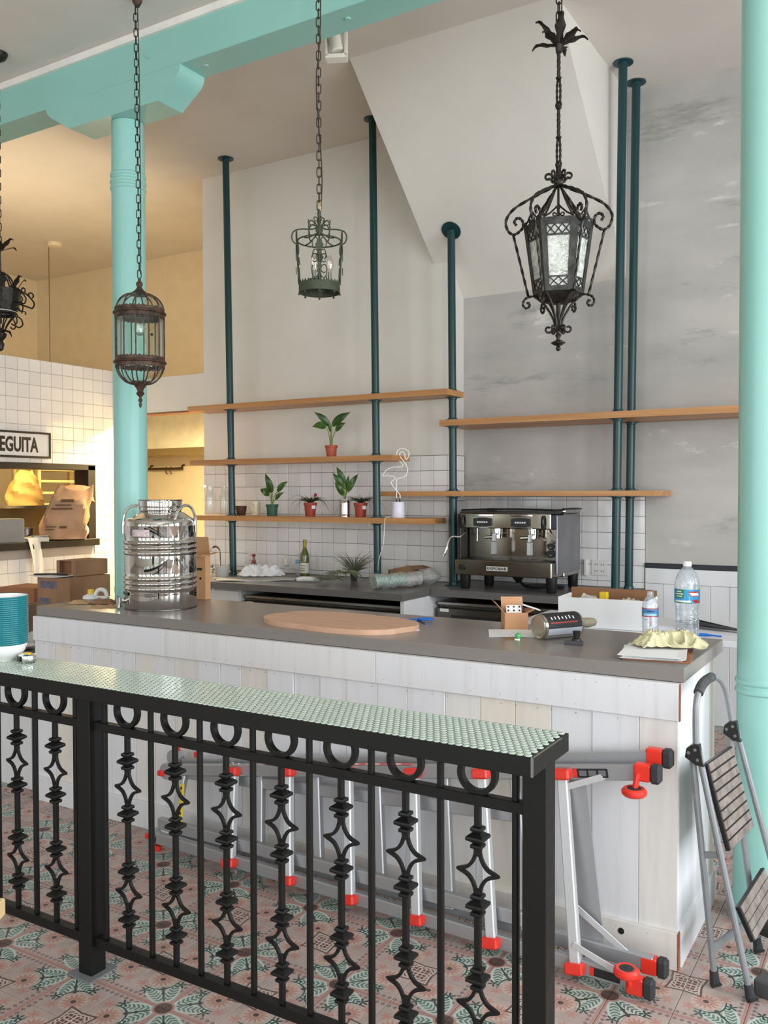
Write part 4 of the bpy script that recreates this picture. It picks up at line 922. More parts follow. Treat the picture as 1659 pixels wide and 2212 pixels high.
# flamingo light
t = thing('flamingo_lamp', 'white tube flamingo lamp on a small white base at the shelf end', 'lamp', (-3.385, 5.84, 1.413), VR)
M_tube = mat('white_neon_tube', (244, 240, 228), 0.25, var=0.01)
q = MB(); q.lathe([(0.050, 0), (0.052, 0.004), (0.0475, 0.116), (0.045, 0.12), (0, 0.12)], 32); part(q, 'base', mat('lilac_white_plastic', (232, 230, 246), 0.4, var=0.01), t)
F_ = lambda pts: [((x-1368)*0.00061, 0.0, (1515-y)*0.00061) for x, y in pts]
body = [(1475, 790), (1500, 745), (1496, 690), (1442, 656), (1380, 662), (1350, 712), (1365, 778), (1408, 832), (1428, 866), (1398, 882), (1300, 886), (1232, 912), (1190, 962), (1172, 992), (1205, 998), (1238, 982), (1262, 1002), (1290, 994), (1322, 1010), (1330, 1030), (1300, 1052), (1280, 1072), (1300, 1118), (1345, 1172), (1380, 1215), (1394, 1245), (1388, 1290)]
q = MB(); q.tube(smooth_path(F_(body), 4), 0.0043, 7)
body2 = [(1346, 1290), (1348, 1180), (1352, 1040), (1400, 1022), (1448, 1004), (1482, 952), (1480, 892), (1452, 832), (1402, 768), (1385, 722), (1408, 696), (1438, 706), (1452, 745), (1456, 778), (1475, 790)]
q.tube(smooth_path(F_(body2), 4), 0.0043, 7); part(q, 'flamingo_tube', M_tube, t)
for x in (1346, 1388): q = MB(); a, b_ = F_([(x, 1322), (x, 1275)]); q.cyl(a, b_, 0.0058, 8); part(q, 'black_sleeve', M_black, t)
q = MB(); cz = 1.413
p = [(-0.05, 0.0, 0.006), (-0.09, -0.05, 0.004), (-0.098, -0.095, 0.002), (-0.102, -0.112, -0.02), (-0.105, -0.116, -0.10), (-0.115, -0.112, -0.20), (-0.135, -0.10, -0.27), (-0.15, -0.07, -0.33), (-0.155, 0.0, -0.40), (-0.14, 0.03, -0.46), (-0.13, 0.06, -0.495)]
q.tube(smooth_path(p, 4), 0.0025, 6); part(q, 'white_cord', M_tube, t)
# ------------------------------------------------------------------ things on the back worktop
M_wine = mat('green_bottle_glass', (92, 98, 24), 0.08, var=0.1, vs=6, col2=(58, 66, 14), rv=0.0, coat=0.5)
t = thing('wine_bottle', 'green glass wine bottle with a cream label', 'bottle', (-4.345, 5.95, 0.91))
q = MB(); q.lathe([(0.030, 0), (0.037, 0.004), (0.038, 0.012), (0.038, 0.165), (0.034, 0.190), (0.018, 0.228), (0.0145, 0.245), (0.0145, 0.262)], 28); part(q, 'glass', M_wine, t)
q = MB(); q.lathe([(0.0150, 0.245), (0.0152, 0.295), (0.0160, 0.296), (0.0160, 0.306), (0.0, 0.307)], 20); part(q, 'foil_capsule', mat('gold_foil', (150, 128, 42), 0.35, 0.6), t)
q = MB(); q.sheet(lambda u, v: (0.0386*math.cos(lerp(-2.6, 0.1, u)), 0.0386*math.sin(lerp(-2.6, 0.1, u)), lerp(0.03, 0.115, v)), 14, 1, 0.0004); part(q, 'label', mat('cream_label', (220, 214, 200), 0.6), t)
q = MB()
for k in range(3): q.sheet(lambda u, v: (0.0389*math.cos(lerp(-2.0, -0.9, u)), 0.0389*math.sin(lerp(-2.0, -0.9, u)), lerp(0.09-k*0.02, 0.095-k*0.02, v)), 8, 1, 0.0003)
part(q, 'label_print', M_lblack, t)
M_pet = glassmat('clear_plastic', (244, 248, 252), 0.09, 0.06, edge=0.6, haze=0.2, bump=0.4, bs=40)
t = thing('water_bottle', 'small clear plastic water bottle half hidden behind the wine bottle', 'bottle', (-4.43, 5.99, 0.91))
q = MB(); q.lathe([(0.028, 0), (0.032, 0.008), (0.032, 0.13), (0.024, 0.16), (0.012, 0.18), (0.012, 0.19)], 22); part(q, 'plastic_body', M_pet, t)
q = MB(); q.lathe([(0.013, 0.186), (0.013, 0.202), (0, 0.203)], 14); part(q, 'cap', M_paper, t)
q = MB(); q.lathe([(0.0324, 0.10), (0.0324, 0.135)], 22); part(q, 'blue_label', mat('blue_label', (120, 170, 206), 0.5), t)
t = thing('sauce_bottle', 'small hot sauce bottle with a red cap and white label', 'bottle', (-4.87, 5.93, 0.91))
q = MB(); q.lathe([(0.022, 0), (0.024, 0.004), (0.024, 0.085), (0.018, 0.10), (0.0105, 0.125), (0.010, 0.150)], 20); part(q, 'glass', mat('red_sauce', (150, 64, 40), 0.1, var=0.1, rv=0.0), t)
q = MB(); q.lathe([(0.0125, 0.148), (0.0135, 0.150), (0.0130, 0.172), (0, 0.173)], 16); part(q, 'red_cap', mat('red_cap', (150, 30, 30), 0.4), t)
q = MB(); q.lathe([(0.0245, 0.02), (0.0245, 0.075)], 20); part(q, 'white_label', M_paper, t)
q = MB(); q.sheet(lambda u, v: (0.0249*math.cos(lerp(-2.0, -0.8, u)), 0.0249*math.sin(lerp(-2.0, -0.8, u)), lerp(0.035, 0.06, v)), 6, 1, 0.0003); part(q, 'red_print', mat('red_print', (176, 70, 60), 0.6), t)
def crumple(w_, d, h, seed, nu=16, nv=12, th=0.002, edge=0.35, freq=1.0):
    rr = random.Random(seed); ph = [(rr.uniform(2, 9), rr.uniform(2, 9), rr.uniform(0, 6.3), rr.uniform(0.3, 1)) for _ in range(7)]
    def fn(u, v):
        z = sum(a*math.sin(p*u*2*freq+c_)*math.sin(s_*v*2*freq+c_*1.7) for p, s_, c_, a in ph)/3.2
        if freq > 1: z = 1-2*abs(z)**0.7
        e = min(1, min(u, 1-u, v, 1-v)*4+edge*0.5)
        return ((u-0.5)*w_*(1+0.10*math.sin(7*v+seed)), (v-0.5)*d*(1+0.10*math.sin(6*u+seed*2)), max(th+0.0005, h*(0.45+0.55*z)*e))
    q = MB(); q.sheet(fn, nu, nv, th); return q
q = crumple(0.36, 0.26, 0.10, 5, 26, 18, freq=1.2); solo(q, 'white_cloth', mat('white_cotton', (236, 236, 238), 0.8), 'crumpled white cloth heaped on the back worktop before the sauce bottle', 'cloth', (-4.60, 5.70, 0.925), VR)
t = thing('folded_apron', 'flat grey white apron with ties hanging over the worktop edge', 'apron', (-4.50, 5.52, 0.91), VR)
q = MB(); q.sheet(lambda u, v: ((u-0.5)*0.62, (v-0.5)*0.22*(1+0.15*math.sin(5*u)), 0.010+0.004*math.sin(9*u+2*v)+0.004*math.sin(7*v)), 20, 8, 0.008); part(q, 'fabric', mat('grey_linen', (196, 194, 190), 0.85, var=0.06), t)
for k in (0, 1):
    q = MB(); q.tube(smooth_path([(-0.25, 0.02-0.06*k, 0.012), (-0.33, -0.02-0.03*k, 0.02), (-0.355+0.03*k, -0.09-0.02*k, 0.012), (-0.36+0.035*k, -0.115-0.012*k, -0.02), (-0.365+0.03*k, -0.12-0.012*k, -0.12-0.05*k)], 4), 0.0035, 5); part(q, 'apron_tie', mat('cream_tape', (206, 200, 180), 0.8), t)
q = MB(); q.tube(smooth_path([(-0.09, 0, 0.02), (-0.03, 0.01, 0.025), (0.04, -0.005, 0.022), (0.09, 0.005, 0.018)], 3), [0.012, 0.018, 0.02, 0.02, 0.02, 0.02, 0.019, 0.018, 0.017, 0.014], 8); solo(q, 'rolled_napkin', M_paper, 'small rolled white napkin lying beside the air plant', 'napkin', (-4.06, 5.60, 0.908), VR)
def airplant(label, loc, n, L, rise, droop, seed, w_=0.0032):
    q = blades(n, L, 0.004, 0.012, rise, droop, w_, seed); return q
q = blades(60, 0.15, 0.004, 0.03, 0.45, 0.35, 0.003, 21, (0.2, 4.2)); o = solo(q, 'air_plant', M_air, 'loose grey green air plant lying by the wine bottle', 'plant', (-3.84, 5.60, 0.905), VR)
q = blades(120, 0.15, 0.006, 0.085, 0.3, 0.42, 0.003, 22); o = solo(q, 'air_plant', M_air, 'large drooping air plant lying at the front of the back worktop', 'plant', (-3.63, 5.45, 0.925), VR)
t = thing('potted_air_plant', 'spiky air plant standing upright in a small black pot', 'plant', (-3.80, 5.86, 0.91), VR)
q = MB(); q.cup([(0.034, 0.0), (0.040, 0.045), (0.046, 0.072)], 0.003, 4); part(q, 'pot', M_black, t, rot=(0, 0, PI/4), smooth=20)
q = blades(80, 0.19, 0.004, 0.065, 1.35, 0.0, 0.003, 23); o = part(q, 'spiky_blades', M_air, t); o['kind'] = 'stuff'
q = blades(40, 0.13, 0.006, 0.065, 0.8, 0.1, 0.0028, 24); o = part(q, 'lower_blades', M_air, t); o['kind'] = 'stuff'
# brown paper bundle and bubble wrap roll
M_kraft = mat('kraft_paper', (146, 112, 82), 0.8, var=0.1, vs=10)
t = thing('paper_bundle', 'folded brown kraft paper bundle beside the bubble wrap roll', 'paper', (-3.36, 5.88, 0.91), VR)
q = MB(); q.lathe([(0.11, 0), (0.115, 0.01), (0.118, 0.10), (0.112, 0.105), (0.09, 0.108)], 14, sy=0.6); part(q, 'bundle', M_kraft, t, smooth=20)
q = crumple(0.30, 0.12, 0.05, 9, 12, 6); part(q, 'loose_flap', M_kraft, t, (0.05, 0, 0.103), (0, math.radians(-4), 0.1))
M_wrap = glassmat('clear_bubble_wrap', (246, 248, 246), 0.2, 0.15, bump=1.0, bs=90, haze=0.2, edge=0.4)
t = thing('bubble_wrap_roll', 'roll of clear bubble wrap with a green core at the worktop corner', 'roll', (-3.24, 5.52, 0.97), math.radians(62))
q = MB(); q.tube([(x_, 0, 0.004*math.sin(x_*40)) for x_ in [lerp(-0.17, 0.22, i/16) for i in range(17)]], [0.052+0.004*math.sin(i*2.1) for i in range(17)], 20); part(q, 'outer_wrap', M_wrap, t, smooth=60)
q = MB(); q.tube([(-0.165, 0, 0), (0.10, 0, 0)], 0.036, 18); part(q, 'green_core', glassmat('green_film', (120, 200, 176), 0.15, 0.15, haze=0.45, bump=0.6, bs=60), t)
q = MB(); q.M = Matrix.Translation((0.31, 0.0, 0.0)); q.lathe([(0.075*(math.sin(PI*i/8)**0.7)*(1+0.12*math.sin(i*5)), -0.055+0.135*i/8) for i in range(9)], 14, sx=1.2); part(q, 'crumpled_end', M_wrap, t, smooth=15)
# sink tap and tub near the doorway end
t = thing('sink_tap', 'chrome swan neck tap rising behind the cardboard box', 'tap', (-5.24, 5.92, 0.91), VR)
q = MB(); q.tube(smooth_path([(0, 0, 0), (0, 0, 0.16), (-0.006, -0.005, 0.20), (-0.03, -0.02, 0.225), (-0.065, -0.04, 0.215), (-0.075, -0.05, 0.185)], 5), 0.009, 10); part(q, 'spout', M_chrome, t)
for sx in (-1, 1): q = MB(); q.lathe([(0.02, 0), (0.022, 0.03), (0.012, 0.04), (0.024, 0.055), (0.02, 0.068), (0, 0.07)], 14, (0.075*sx, -0.01, 0)); part(q, 'tap_handle', M_chrome, t)
q = MB(); q.cup([(0.050, 0), (0.052, 0.003), (0.060, 0.078), (0.063, 0.082)], 0.002, 26); solo(q, 'plastic_tub', mat('frosted_plastic', (208, 204, 198), 0.4, var=0.03), 'low frosted plastic tub beside the foot of the teal pole', 'tub', (-4.935, 5.60, 0.91))
# outlets
def outlet(label, x, y, z, w_=0.072, kind=1):
    t = thing('wall_outlet', label, 'outlet', (x, y, z)); q = MB(); q.bx(-w_/2, w_/2, -0.006, 0.002, -0.057, 0.057, 0.002); part(q, 'cover_plate', M_outlet, t, smooth=0)
    for i in range(kind):
        for dz in (-0.024, 0.024):
            for dx in (-0.009, 0.009): q = MB(); q.bx(-0.002+dx+(i-(kind-1)/2)*0.046, 0.002+dx+(i-(kind-1)/2)*0.046, -0.0068, -0.005, dz-0.006, dz+0.006); part(q, 'slot', M_lblack, t, smooth=0)
    return t
M_outlet = mat('outlet_white', (228, 226, 222), 0.35, var=0.01)
outlet('white double outlet plate on the tiles between espresso machine and pole', -1.985, YR-0.012, 1.05, 0.118, 2)
q = MB(); q.bx(-0.012, 0.012, -0.02, 0.0, -0.07, 0.05, 0.003); solo(q, 'wall_raceway', M_outlet, 'thin white vertical cable cover on the tiles beside the espresso machine', 'cable cover', (-2.085, YR-0.012, 1.06))
o = outlet('white outlet plate on the tiles behind the sauce bottle', -5.02, YL-0.012, 1.03, 0.118, 2)
t = outlet('white outlet plate with a plug between sauce and wine bottles', -4.64, YL-0.012, 1.0)
q = MB(); q.bx(-0.016, 0.016, -0.045, -0.006, -0.02, 0.045, 0.006); part(q, 'white_plug', M_tube, t)
# ------------------------------------------------------------------ espresso machine
t = thing('espresso_machine', 'two group stainless steel espresso machine on black legs', 'espresso machine', (-2.48, 5.74, 0.91))
W2 = 0.365
for sx, yy in ((-0.315, 0.05), (0.34, 0.045), (-0.245, 0.31), (0.335, 0.50)):
    q = MB(); q.lathe([(0.030, 0), (0.034, 0.006), (0.040, 0.11)], 16, (sx, yy, 0)); part(q, 'leg', M_black, t)
q = MB(); q.bx(-W2, W2, -0.025, 0.30, 0.105, 0.213, 0.006); tr = part(q, 'drip_tray', M_bsteel, t, smooth=0)
q = MB(); q.bx(-W2+0.03, W2-0.02, 0.0, 0.20, 0.2125, 0.218); part(q, 'tray_grid', M_black, tr, smooth=0)
q = MB(); q.bx(-W2+0.01, W2+0.01, 0.20, 0.525, 0.10, 0.545, 0.006); part(q, 'rear_body', M_steel, t, smooth=0)
q = MB(); q.bx(-W2+0.02, W2-0.005, 0.185, 0.202, 0.215, 0.45); part(q, 'splash_back', M_bsteel, t, smooth=0)
q = MB(); q.bx(-W2+0.012, W2-0.03, 0.04, 0.21, 0.437, 0.545, 0.006); part(q, 'head_panel', M_bsteel, t, smooth=0)
q = MB(); q.bx(W2-0.03, W2+0.012, 0.045, 0.21, 0.437, 0.54, 0.006); part(q, 'dark_corner', mat('slate_plastic', (44, 48, 56), 0.4), t, smooth=0)
q = MB(); q.bx(-W2-0.016, -W2+0.012, 0.045, 0.21, 0.43, 0.54, 0.01); part(q, 'dark_corner', M_black, t, smooth=0)
q = MB(); q.bx(W2, W2+0.014, 0.05, 0.53, 0.13, 0.535, 0.003); part(q, 'side_panel', mat('satin_side_steel', (150, 150, 154), 0.42, 0.9, var=0.03), t, smooth=0)
q = MB(); q.bx(-W2-0.008, -W2+0.01, 0.05, 0.53, 0.13, 0.45, 0.003); part(q, 'side_panel', M_black, t, smooth=0)
q = MB(); q.bx(-W2+0.0, W2+0.01, 0.06, 0.54, 0.545, 0.556); q.tube(smooth_path([(-W2+0.01, 0.07, 0.566), (-0.1, 0.06, 0.574), (0.2, 0.06, 0.574), (W2, 0.07, 0.57), (W2+0.02, 0.30, 0.572), (W2+0.02, 0.52, 0.572)], 4), 0.008, 6); part(q, 'cup_warmer_rim', M_black, t, smooth=20)
q = MB(); q.bx(W2-0.005, W2+0.028, 0.16, 0.50, 0.545, 0.582, 0.012); part(q, 'rail_end', M_steel, t)
q = MB(); q.bx(-0.175, -0.115, 0.12, 0.16, 0.556, 0.58, 0.003); part(q, 'black_latch', M_black, t, smooth=0)
for x_ in (-0.172, 0.117):
    pl = [(0.072*math.cos(a), 0.042*math.sin(a)*(abs(math.sin(a))**0.0)) for a in [2*PI*i/24 for i in range(24)]]
    pl = [(-0.07, -0.026), (-0.03, -0.033), (0.03, -0.033), (0.07, -0.026), (0.07, 0.026), (0.03, 0.033), (-0.03, 0.033), (-0.07, 0.026)]
    q = MB(); q.prism(pl, 0, 0.012, Matrix.Translation((x_, 0.040, 0.482)) @ Matrix.Rotation(PI/2, 4, 'X')); dp = part(q, 'button_pad', M_black, t, smooth=0)
    for i in range(5): q = MB(); q.cyl((x_-0.034+i*0.017, 0.029, 0.482), (x_-0.034+i*0.017, 0.026, 0.482), 0.0072, 10); part(q, 'button', mat('pale_button', (206, 206, 204), 0.4), dp, smooth=0)
    q = MB(); q.bx(x_-0.08, x_+0.085, 0.033, 0.042, 0.523, 0.540, 0.004); q.bx(x_-0.08, x_+0.085, 0.033, 0.042, 0.437, 0.446, 0.004); part(q, 'chrome_surround', M_chrome, t)
for x_ in (-0.085, 0.185):
    q = MB(); q.lathe([(0.036, 0.40), (0.036, 0.437)], 20, (x_, 0.10, 0)); gh = part(q, 'group_head', M_chrome, t)
    q = MB(); q.lathe([(0.034, 0.368), (0.034, 0.398)], 20, (x_, 0.10, 0)); q.cyl((x_-0.08, 0.06, 0.372), (x_, 0.09, 0.378), 0.011, 12); part(q, 'portafilter', M_chrome, gh)
    q = MB(); q.M = Matrix.Translation((x_+0.005, 0.02, 0.0)); q.lathe([(0.0, 0.232), (0.009, 0.234), (0.011, 0.245), (0.02, 0.252), (0.024, 0.26), (0.022, 0.345), (0.016, 0.352), (0.012, 0.40)], 6); part(q, 'silver_handle', mat('matt_silver', (190, 192, 192), 0.3, 0.8), gh, smooth=20)
    q = MB(); q.lathe([(0.0, 0.392), (0.022, 0.394), (0.024, 0.41), (0.020, 0.435)], 14, (x_+0.01, 0.05, 0), sy=0.7); part(q, 'bright_knob', M_chrome, gh)
q = MB(); q.tube(smooth_path([(-0.33, 0.08, 0.43), (-0.335, 0.06, 0.39), (-0.36, 0.03, 0.372), (-0.395, 0.0, 0.375), (-0.41, -0.02, 0.35), (-0.43, -0.035, 0.27), (-0.445, -0.04, 0.235)], 4), 0.0065, 8); part(q, 'steam_wand', M_chrome, t)
q = MB(); q.tube(smooth_path([(0.30, 0.12, 0.43), (0.36, 0.10, 0.34), (0.33, 0.06, 0.362), (0.29, 0.03, 0.365), (0.265, 0.01, 0.385)], 4), 0.0055, 8); part(q, 'steam_wand', M_chrome, t)
for x_ in (-0.325, 0.285): q = MB(); q.tube([(x_, 0.036, 0.445), (x_, 0.022, 0.47), (x_, 0.02, 0.51), (x_, 0.034, 0.525)], [0.016, 0.015, 0.012, 0.012], 10); part(q, 'steam_tap', M_black, t)
q = MB(); q.cyl((-0.225, 0.06, 0.437), (-0.225, 0.06, 0.345), 0.006, 8); part(q, 'water_spout', M_chrome, t)
for z_, r_ in ((0.315, 0.026), (0.262, 0.031)): 
    q = MB(); q.cyl((0.285, 0.187, z_), (0.285, 0.172, z_), r_, 20); gd = part(q, 'gauge', M_black, t)
    q = MB(); q.bx(0.278, 0.292, 0.1705, 0.172, z_-0.012, z_-0.008); q.bx(0.27, 0.30, 0.1705, 0.172, z_+r_*0.7, z_+r_*0.75); part(q, 'gauge_mark', M_paper, gd, smooth=0)
q = MB(); q.cyl((-0.305, -0.026, 0.16), (-0.305, -0.044, 0.16), 0.021, 18); part(q, 'tray_knob', M_black, t)
q = MB(); q.bx(-0.115, 0.045, -0.028, -0.024, 0.143, 0.174); bd = part(q, 'name_badge', mat('badge_white', (210, 208, 204), 0.4), t, smooth=0)
me = textmesh('EXPOBAR', 0.026, M_lblack, 'badge_lettering', 0.0003, 0.0006, 1.3, 'CENTER'); link('badge_lettering', me, bd, (-0.035, -0.0285, 0.150), (PI/2, 0, 0))
q = MB(); q.cup([(0.028, 0), (0.030, 0.06)], 0.002, 18); part(q, 'green_cup_reflection', M_mint, t, (-0.2, 0.3, 0.556)) if False else None
q = MB(); q.tube(smooth_path([(0.0, 0.25, 0.11), (0.05, 0.24, 0.03), (0.15, 0.22, 0.012), (0.24, 0.28, 0.02), (0.30, 0.40, 0.012), (0.20, 0.42, 0.010), (0.02, 0.36, 0.008)], 4), 0.010, 7); part(q, 'drain_hose', M_black, t)
q = MB(); q.lathe([(0.06, 0.105), (0.012, 0.05)], 4, (0.05, 0.15, 0)); part(q, 'drain_funnel', M_dsteel, t, smooth=0)
# ------------------------------------------------------------------ things on the bar
ZB = 1.01
M_drum = mat('mirror_stainless', (214, 212, 208), 0.045, 1.0, var=0.01, rv=0.01)
t = thing('steel_drum', 'large polished stainless steel drum with two loop handles and a tap', 'drum', (-3.365, 3.345, ZB))
R = 0.182
pr = [(R-0.004, 0), (R, 0.004), (R, 0.085)]
def ribs(z0):
    o_ = []
    for i in range(3):
        z = z0+i*0.026; o_ += [(R, z), (R+0.005, z+0.005), (R+0.0065, z+0.009), (R+0.005, z+0.013), (R, z+0.018), (R-0.003, z+0.022)]
    return o_
pr += ribs(0.10) + [(R, 0.19), (R, 0.275)] + ribs(0.28) + [(R, 0.37), (R, 0.425), (R+0.001, 0.427), (R, 0.43), (R, 0.445), (R-0.006, 0.458), (R-0.03, 0.468), (0.125, 0.489), (0.108, 0.496)]
q = MB(); q.lathe([(0, 0)]+pr+[(0.108, 0.490)], 64); part(q, 'body', M_drum, t, smooth=50)
q = MB(); q.lathe([(R-0.01, 0.0), (R+0.0015, 0.0), (R+0.0025, 0.003), (R+0.0015, 0.0065), (R-0.01, 0.0065)], 64); part(q, 'base_ring', M_dsteel, t)
q = MB(); q.lathe([(0.098, 0.482), (0.100, 0.49), (0.106, 0.50), (0.108, 0.512), (0.106, 0.52), (0.109, 0.525), (0.107, 0.53), (0.110, 0.536), (0.108, 0.541), (0.111, 0.547), (0.109, 0.553), (0.113, 0.556), (0.116, 0.559), (0.110, 0.559), (0.104, 0.553), (0.096, 0.49)], 56); part(q, 'neck', M_drum, t, smooth=50)
for pts in ([(0.105, -0.125, 0.462), (0.118, -0.105, 0.505), (0.142, -0.07, 0.530), (0.166, -0.04, 0.520), (0.182, -0.025, 0.48), (0.186, -0.022, 0.43), (0.186, -0.022, 0.39)], [(-0.085, 0.02, 0.495), (-0.105, 0.01, 0.520), (-0.14, -0.005, 0.527), (-0.17, -0.02, 0.505), (-0.184, -0.025, 0.46), (-0.187, -0.025, 0.42), (-0.187, -0.025, 0.385)]):
    q = MB(); q.M = Matrix.Rotation(VR, 4, 'Z'); q.tube(smooth_path(pts, 5), 0.0072, 10); part(q, 'loop_handle', M_drum, t)
a = math.radians(31+180+28); ca, sa = math.cos(a), math.sin(a); Tt = Matrix.Rotation(a, 4, 'Z')
q = MB(); q.M = Tt; q.cyl((R-0.01, 0, 0.045), (R+0.022, 0, 0.045), 0.013, 14); q.cyl((R+0.035, 0, 0.062), (R+0.035, 0, 0.012), 0.012, 14); tp = part(q, 'tap', M_chrome, t)
q = MB(); q.M = Tt; q.bar((R+0.03, -0.045, 0.068), (R+0.04, 0.02, 0.068), 0.012, 0.006, 0.002); part(q, 'tap_lever', M_chrome, tp)
q = MB(); q.M = Tt; q.bx(R-0.003, R+0.002, -0.05, 0.05, 0.072, 0.088, 0.002); part(q, 'black_seal', M_black, t)
q = MB(); a3 = math.radians(31+180+55)
q.sheet(lambda u, v: ((R+0.0008)*math.cos(a3+u*0.55), (R+0.0008)*math.sin(a3+u*0.55), lerp(0.375, 0.41, v)), 10, 1, 0.0005); part(q, 'torn_label_residue', mat('sticker_residue', (214, 196, 194), 0.5, 0.4, var=0.15, vs=60), t)
# cardboard box behind the drum
M_card = mat('brown_cardboard', (196, 150, 108), 0.8, var=0.05, vs=6)
M_card2 = mat('dull_brown_cardboard', (150, 114, 84), 0.85, var=0.08, vs=6)
M_cardin = mat('cardboard_inside', (140, 98, 68), 0.85, var=0.06)
def flapbox(name, label, cat, loc, rz, w_, d, h, m, flaps, th=0.004, inside=None):
    t = thing(name, label, cat, loc, rz)
    q = MB(); q.bx(-w_/2, w_/2, -d/2, -d/2+th, 0, h); q.bx(-w_/2, w_/2, d/2-th, d/2, 0, h); q.bx(-w_/2, -w_/2+th, -d/2+th, d/2-th, 0, h); q.bx(w_/2-th, w_/2, -d/2+th, d/2-th, 0, h); q.bx(-w_/2, w_/2, -d/2, d/2, 0, th); part(q, 'box_walls', m, t, smooth=0)
    for side, ang, L in flaps:
        q = MB(); A = math.radians(ang)
        if side in 'fb':
            s_ = -1 if side == 'f' else 1; q.M = Matrix.Translation((0, s_*d/2, h)) @ Matrix.Rotation(-s_*(A), 4, 'X'); q.bx(-w_/2+0.002, w_/2-0.002, min(0, 0), th, 0, L)
        else:
            s_ = -1 if side == 'l' else 1; q.M = Matrix.Translation((s_*w_/2, 0, h)) @ Matrix.Rotation(s_*A, 4, 'Y'); q.bx(-th/2, th/2, -d/2+0.002, d/2-0.002, 0, L)
        part(q, 'flap', m, t, smooth=0)
    return t
t = flapbox('cardboard_box', 'tall tan cardboard box with open flaps standing behind the steel drum', 'box', (-3.455, 3.69, ZB), math.radians(12), 0.17, 0.055, 0.25, M_card, [('r', 75, 0.07), ('b', -12, 0.10), ('f', 100, 0.04)])
q = MB(); q.bx(0.03, 0.065, -0.0285, -0.027, 0.165, 0.178); q.cyl((0.055, -0.0285, 0.12), (0.055, -0.027, 0.12), 0.007, 10); part(q, 'printed_marks', M_lblack, t, smooth=0)
# scalloped wooden board
t = thing('wooden_board', 'pale wooden board with a wavy cloud outline lying on the bar edge', 'board', (-2.22, 3.30, ZB))
n = 96; poly = []
for i in range(n):
    a = 2*PI*i/n; cx, cy = math.cos(a), math.sin(a); e = 1+0.045*abs(math.sin(2*a+0.35))**0.6*2-0.06
    poly.append((0.385*cx*e, 0.235*cy*e*(1+0.08*math.cos(2*a))))
q = MB(); q.prism(poly, 0.0, 0.022); part(q, 'slab', mat('pale_beech', (208, 166, 138), 0.55, var=0.05, vs=5, stretch=(0.4, 4, 1)), t, rot=(0, 0, math.radians(-4)), smooth=30)
# scissors, disc, screws
t = thing('scissors', 'small scissors with bright blue handles', 'scissors', (-1.96, 3.56, ZB), math.radians(20))
M_blue = mat('blue_plastic', (30, 104, 190), 0.4)
for s_ in (-1, 1):
    q = MB(); q.tube([(0.035*math.cos(a)+0.035*s_, 0.0+0.02*math.sin(a), 0.008+0.004*s_) for a in [2*PI*i/16 for i in range(16)]], 0.0055, 7, closed=True); part(q, 'finger_loop', M_blue, t)
q = MB(); q.bar((0.0, 0.0, 0.006), (0.05, -0.085, 0.004), 0.010, 0.003); part(q, 'blade', M_dsteel, t, smooth=0)
q = MB(); q.lathe([(0.020, 0), (0.020, 0.0008), (0, 0.001)], 24); solo(q, 'white_disc', M_paper, 'flat white paper disc lying beside the wooden board', 'disc', (-1.845, 3.33, ZB))
# small open carton with a domino plate
M_ocard = mat('orange_cardboard', (196, 146, 108), 0.8, var=0.05)
t = flapbox('small_carton', 'small open cardboard carton holding white switch plates, on the bar', 'box', (-1.495, 3.585, ZB), math.radians(33), 0.10, 0.10, 0.075, M_ocard, [('l', 42, 0.065), ('b', 22, 0.060), ('r', 65, 0.03)], 0.002)
q = MB(); q.M = Matrix.Translation((0.0, -0.005, 0.085)) @ Matrix.Rotation(math.radians(-12), 4, 'X'); q.bx(-0.038, 0.030, -0.004, 0.004, -0.032, 0.018, 0.002); dmn = part(q, 'dotted_plate', M_outlet, t, smooth=0)
q = MB(); q.M = Matrix.Translation((0.0, -0.005, 0.085)) @ Matrix.Rotation(math.radians(-12), 4, 'X')
for i in range(3):
    for j in range(2): q.cyl((-0.028+i*0.024, -0.0045, 0.010-j*0.016), (-0.028+i*0.024, -0.003, 0.010-j*0.016), 0.0045, 8)
part(q, 'dots', M_lblack, dmn, smooth=0)
q = MB(); q.M = Matrix.Translation((0.07, 0.0, 0.092)) @ Matrix.Rotation(math.radians(18), 4, 'Y'); q.bx(-0.04, 0.04, -0.03, 0.03, 0, 0.003); part(q, 'white_card', M_paper, t, smooth=0)
q = MB(); q.bx(-0.02, 0.04, 0.02, 0.03, 0.07, 0.095, 0.002); part(q, 'brown_packet', M_rawwood, t, smooth=0)
q = MB(); q.sheet(lambda u, v: ((u-0.5)*0.30, (v-0.5)*0.20, 0.0015+0.002*math.sin(5*u)), 8, 4, 0.001); solo(q, 'paper_sheet', M_paper, 'white paper sheet under the small carton and the spray can', 'paper', (-1.40, 3.47, ZB), math.radians(25))
# lying spray can
t = thing('spray_can', 'spray can with a black and silver label lying on its side', 'can', (-1.245, 3.445, ZB+0.052), math.radians(58))
M_can = mat('can_bottom_metal', (190, 182, 168), 0.25, 0.9)
q = MB(); q.tube([(-0.10, 0, 0), (-0.098, 0, 0), (0.085, 0, 0), (0.092, 0, 0), (0.115, 0, 0), (0.118, 0, 0)], [0.044, 0.05, 0.05, 0.049, 0.026, 0.022], 32); part(q, 'can_body', M_can, t, smooth=40)
q = MB(); q.M = Matrix.Rotation(PI/2, 4, 'Y'); q.lathe([(0.0, -0.099), (0.03, -0.0985), (0.046, -0.103), (0.050, -0.101)], 28); part(q, 'domed_base', M_can, t)
def canstrip(nm, a0, a1, x0, x1, m, r=0.0507):
    q = MB(); q.sheet(lambda u, v: (lerp(x0, x1, v), r*math.cos(lerp(a0, a1, u)), r*math.sin(lerp(a0, a1, u))), 10, 1, 0.0004); return part(q, nm, m, t)
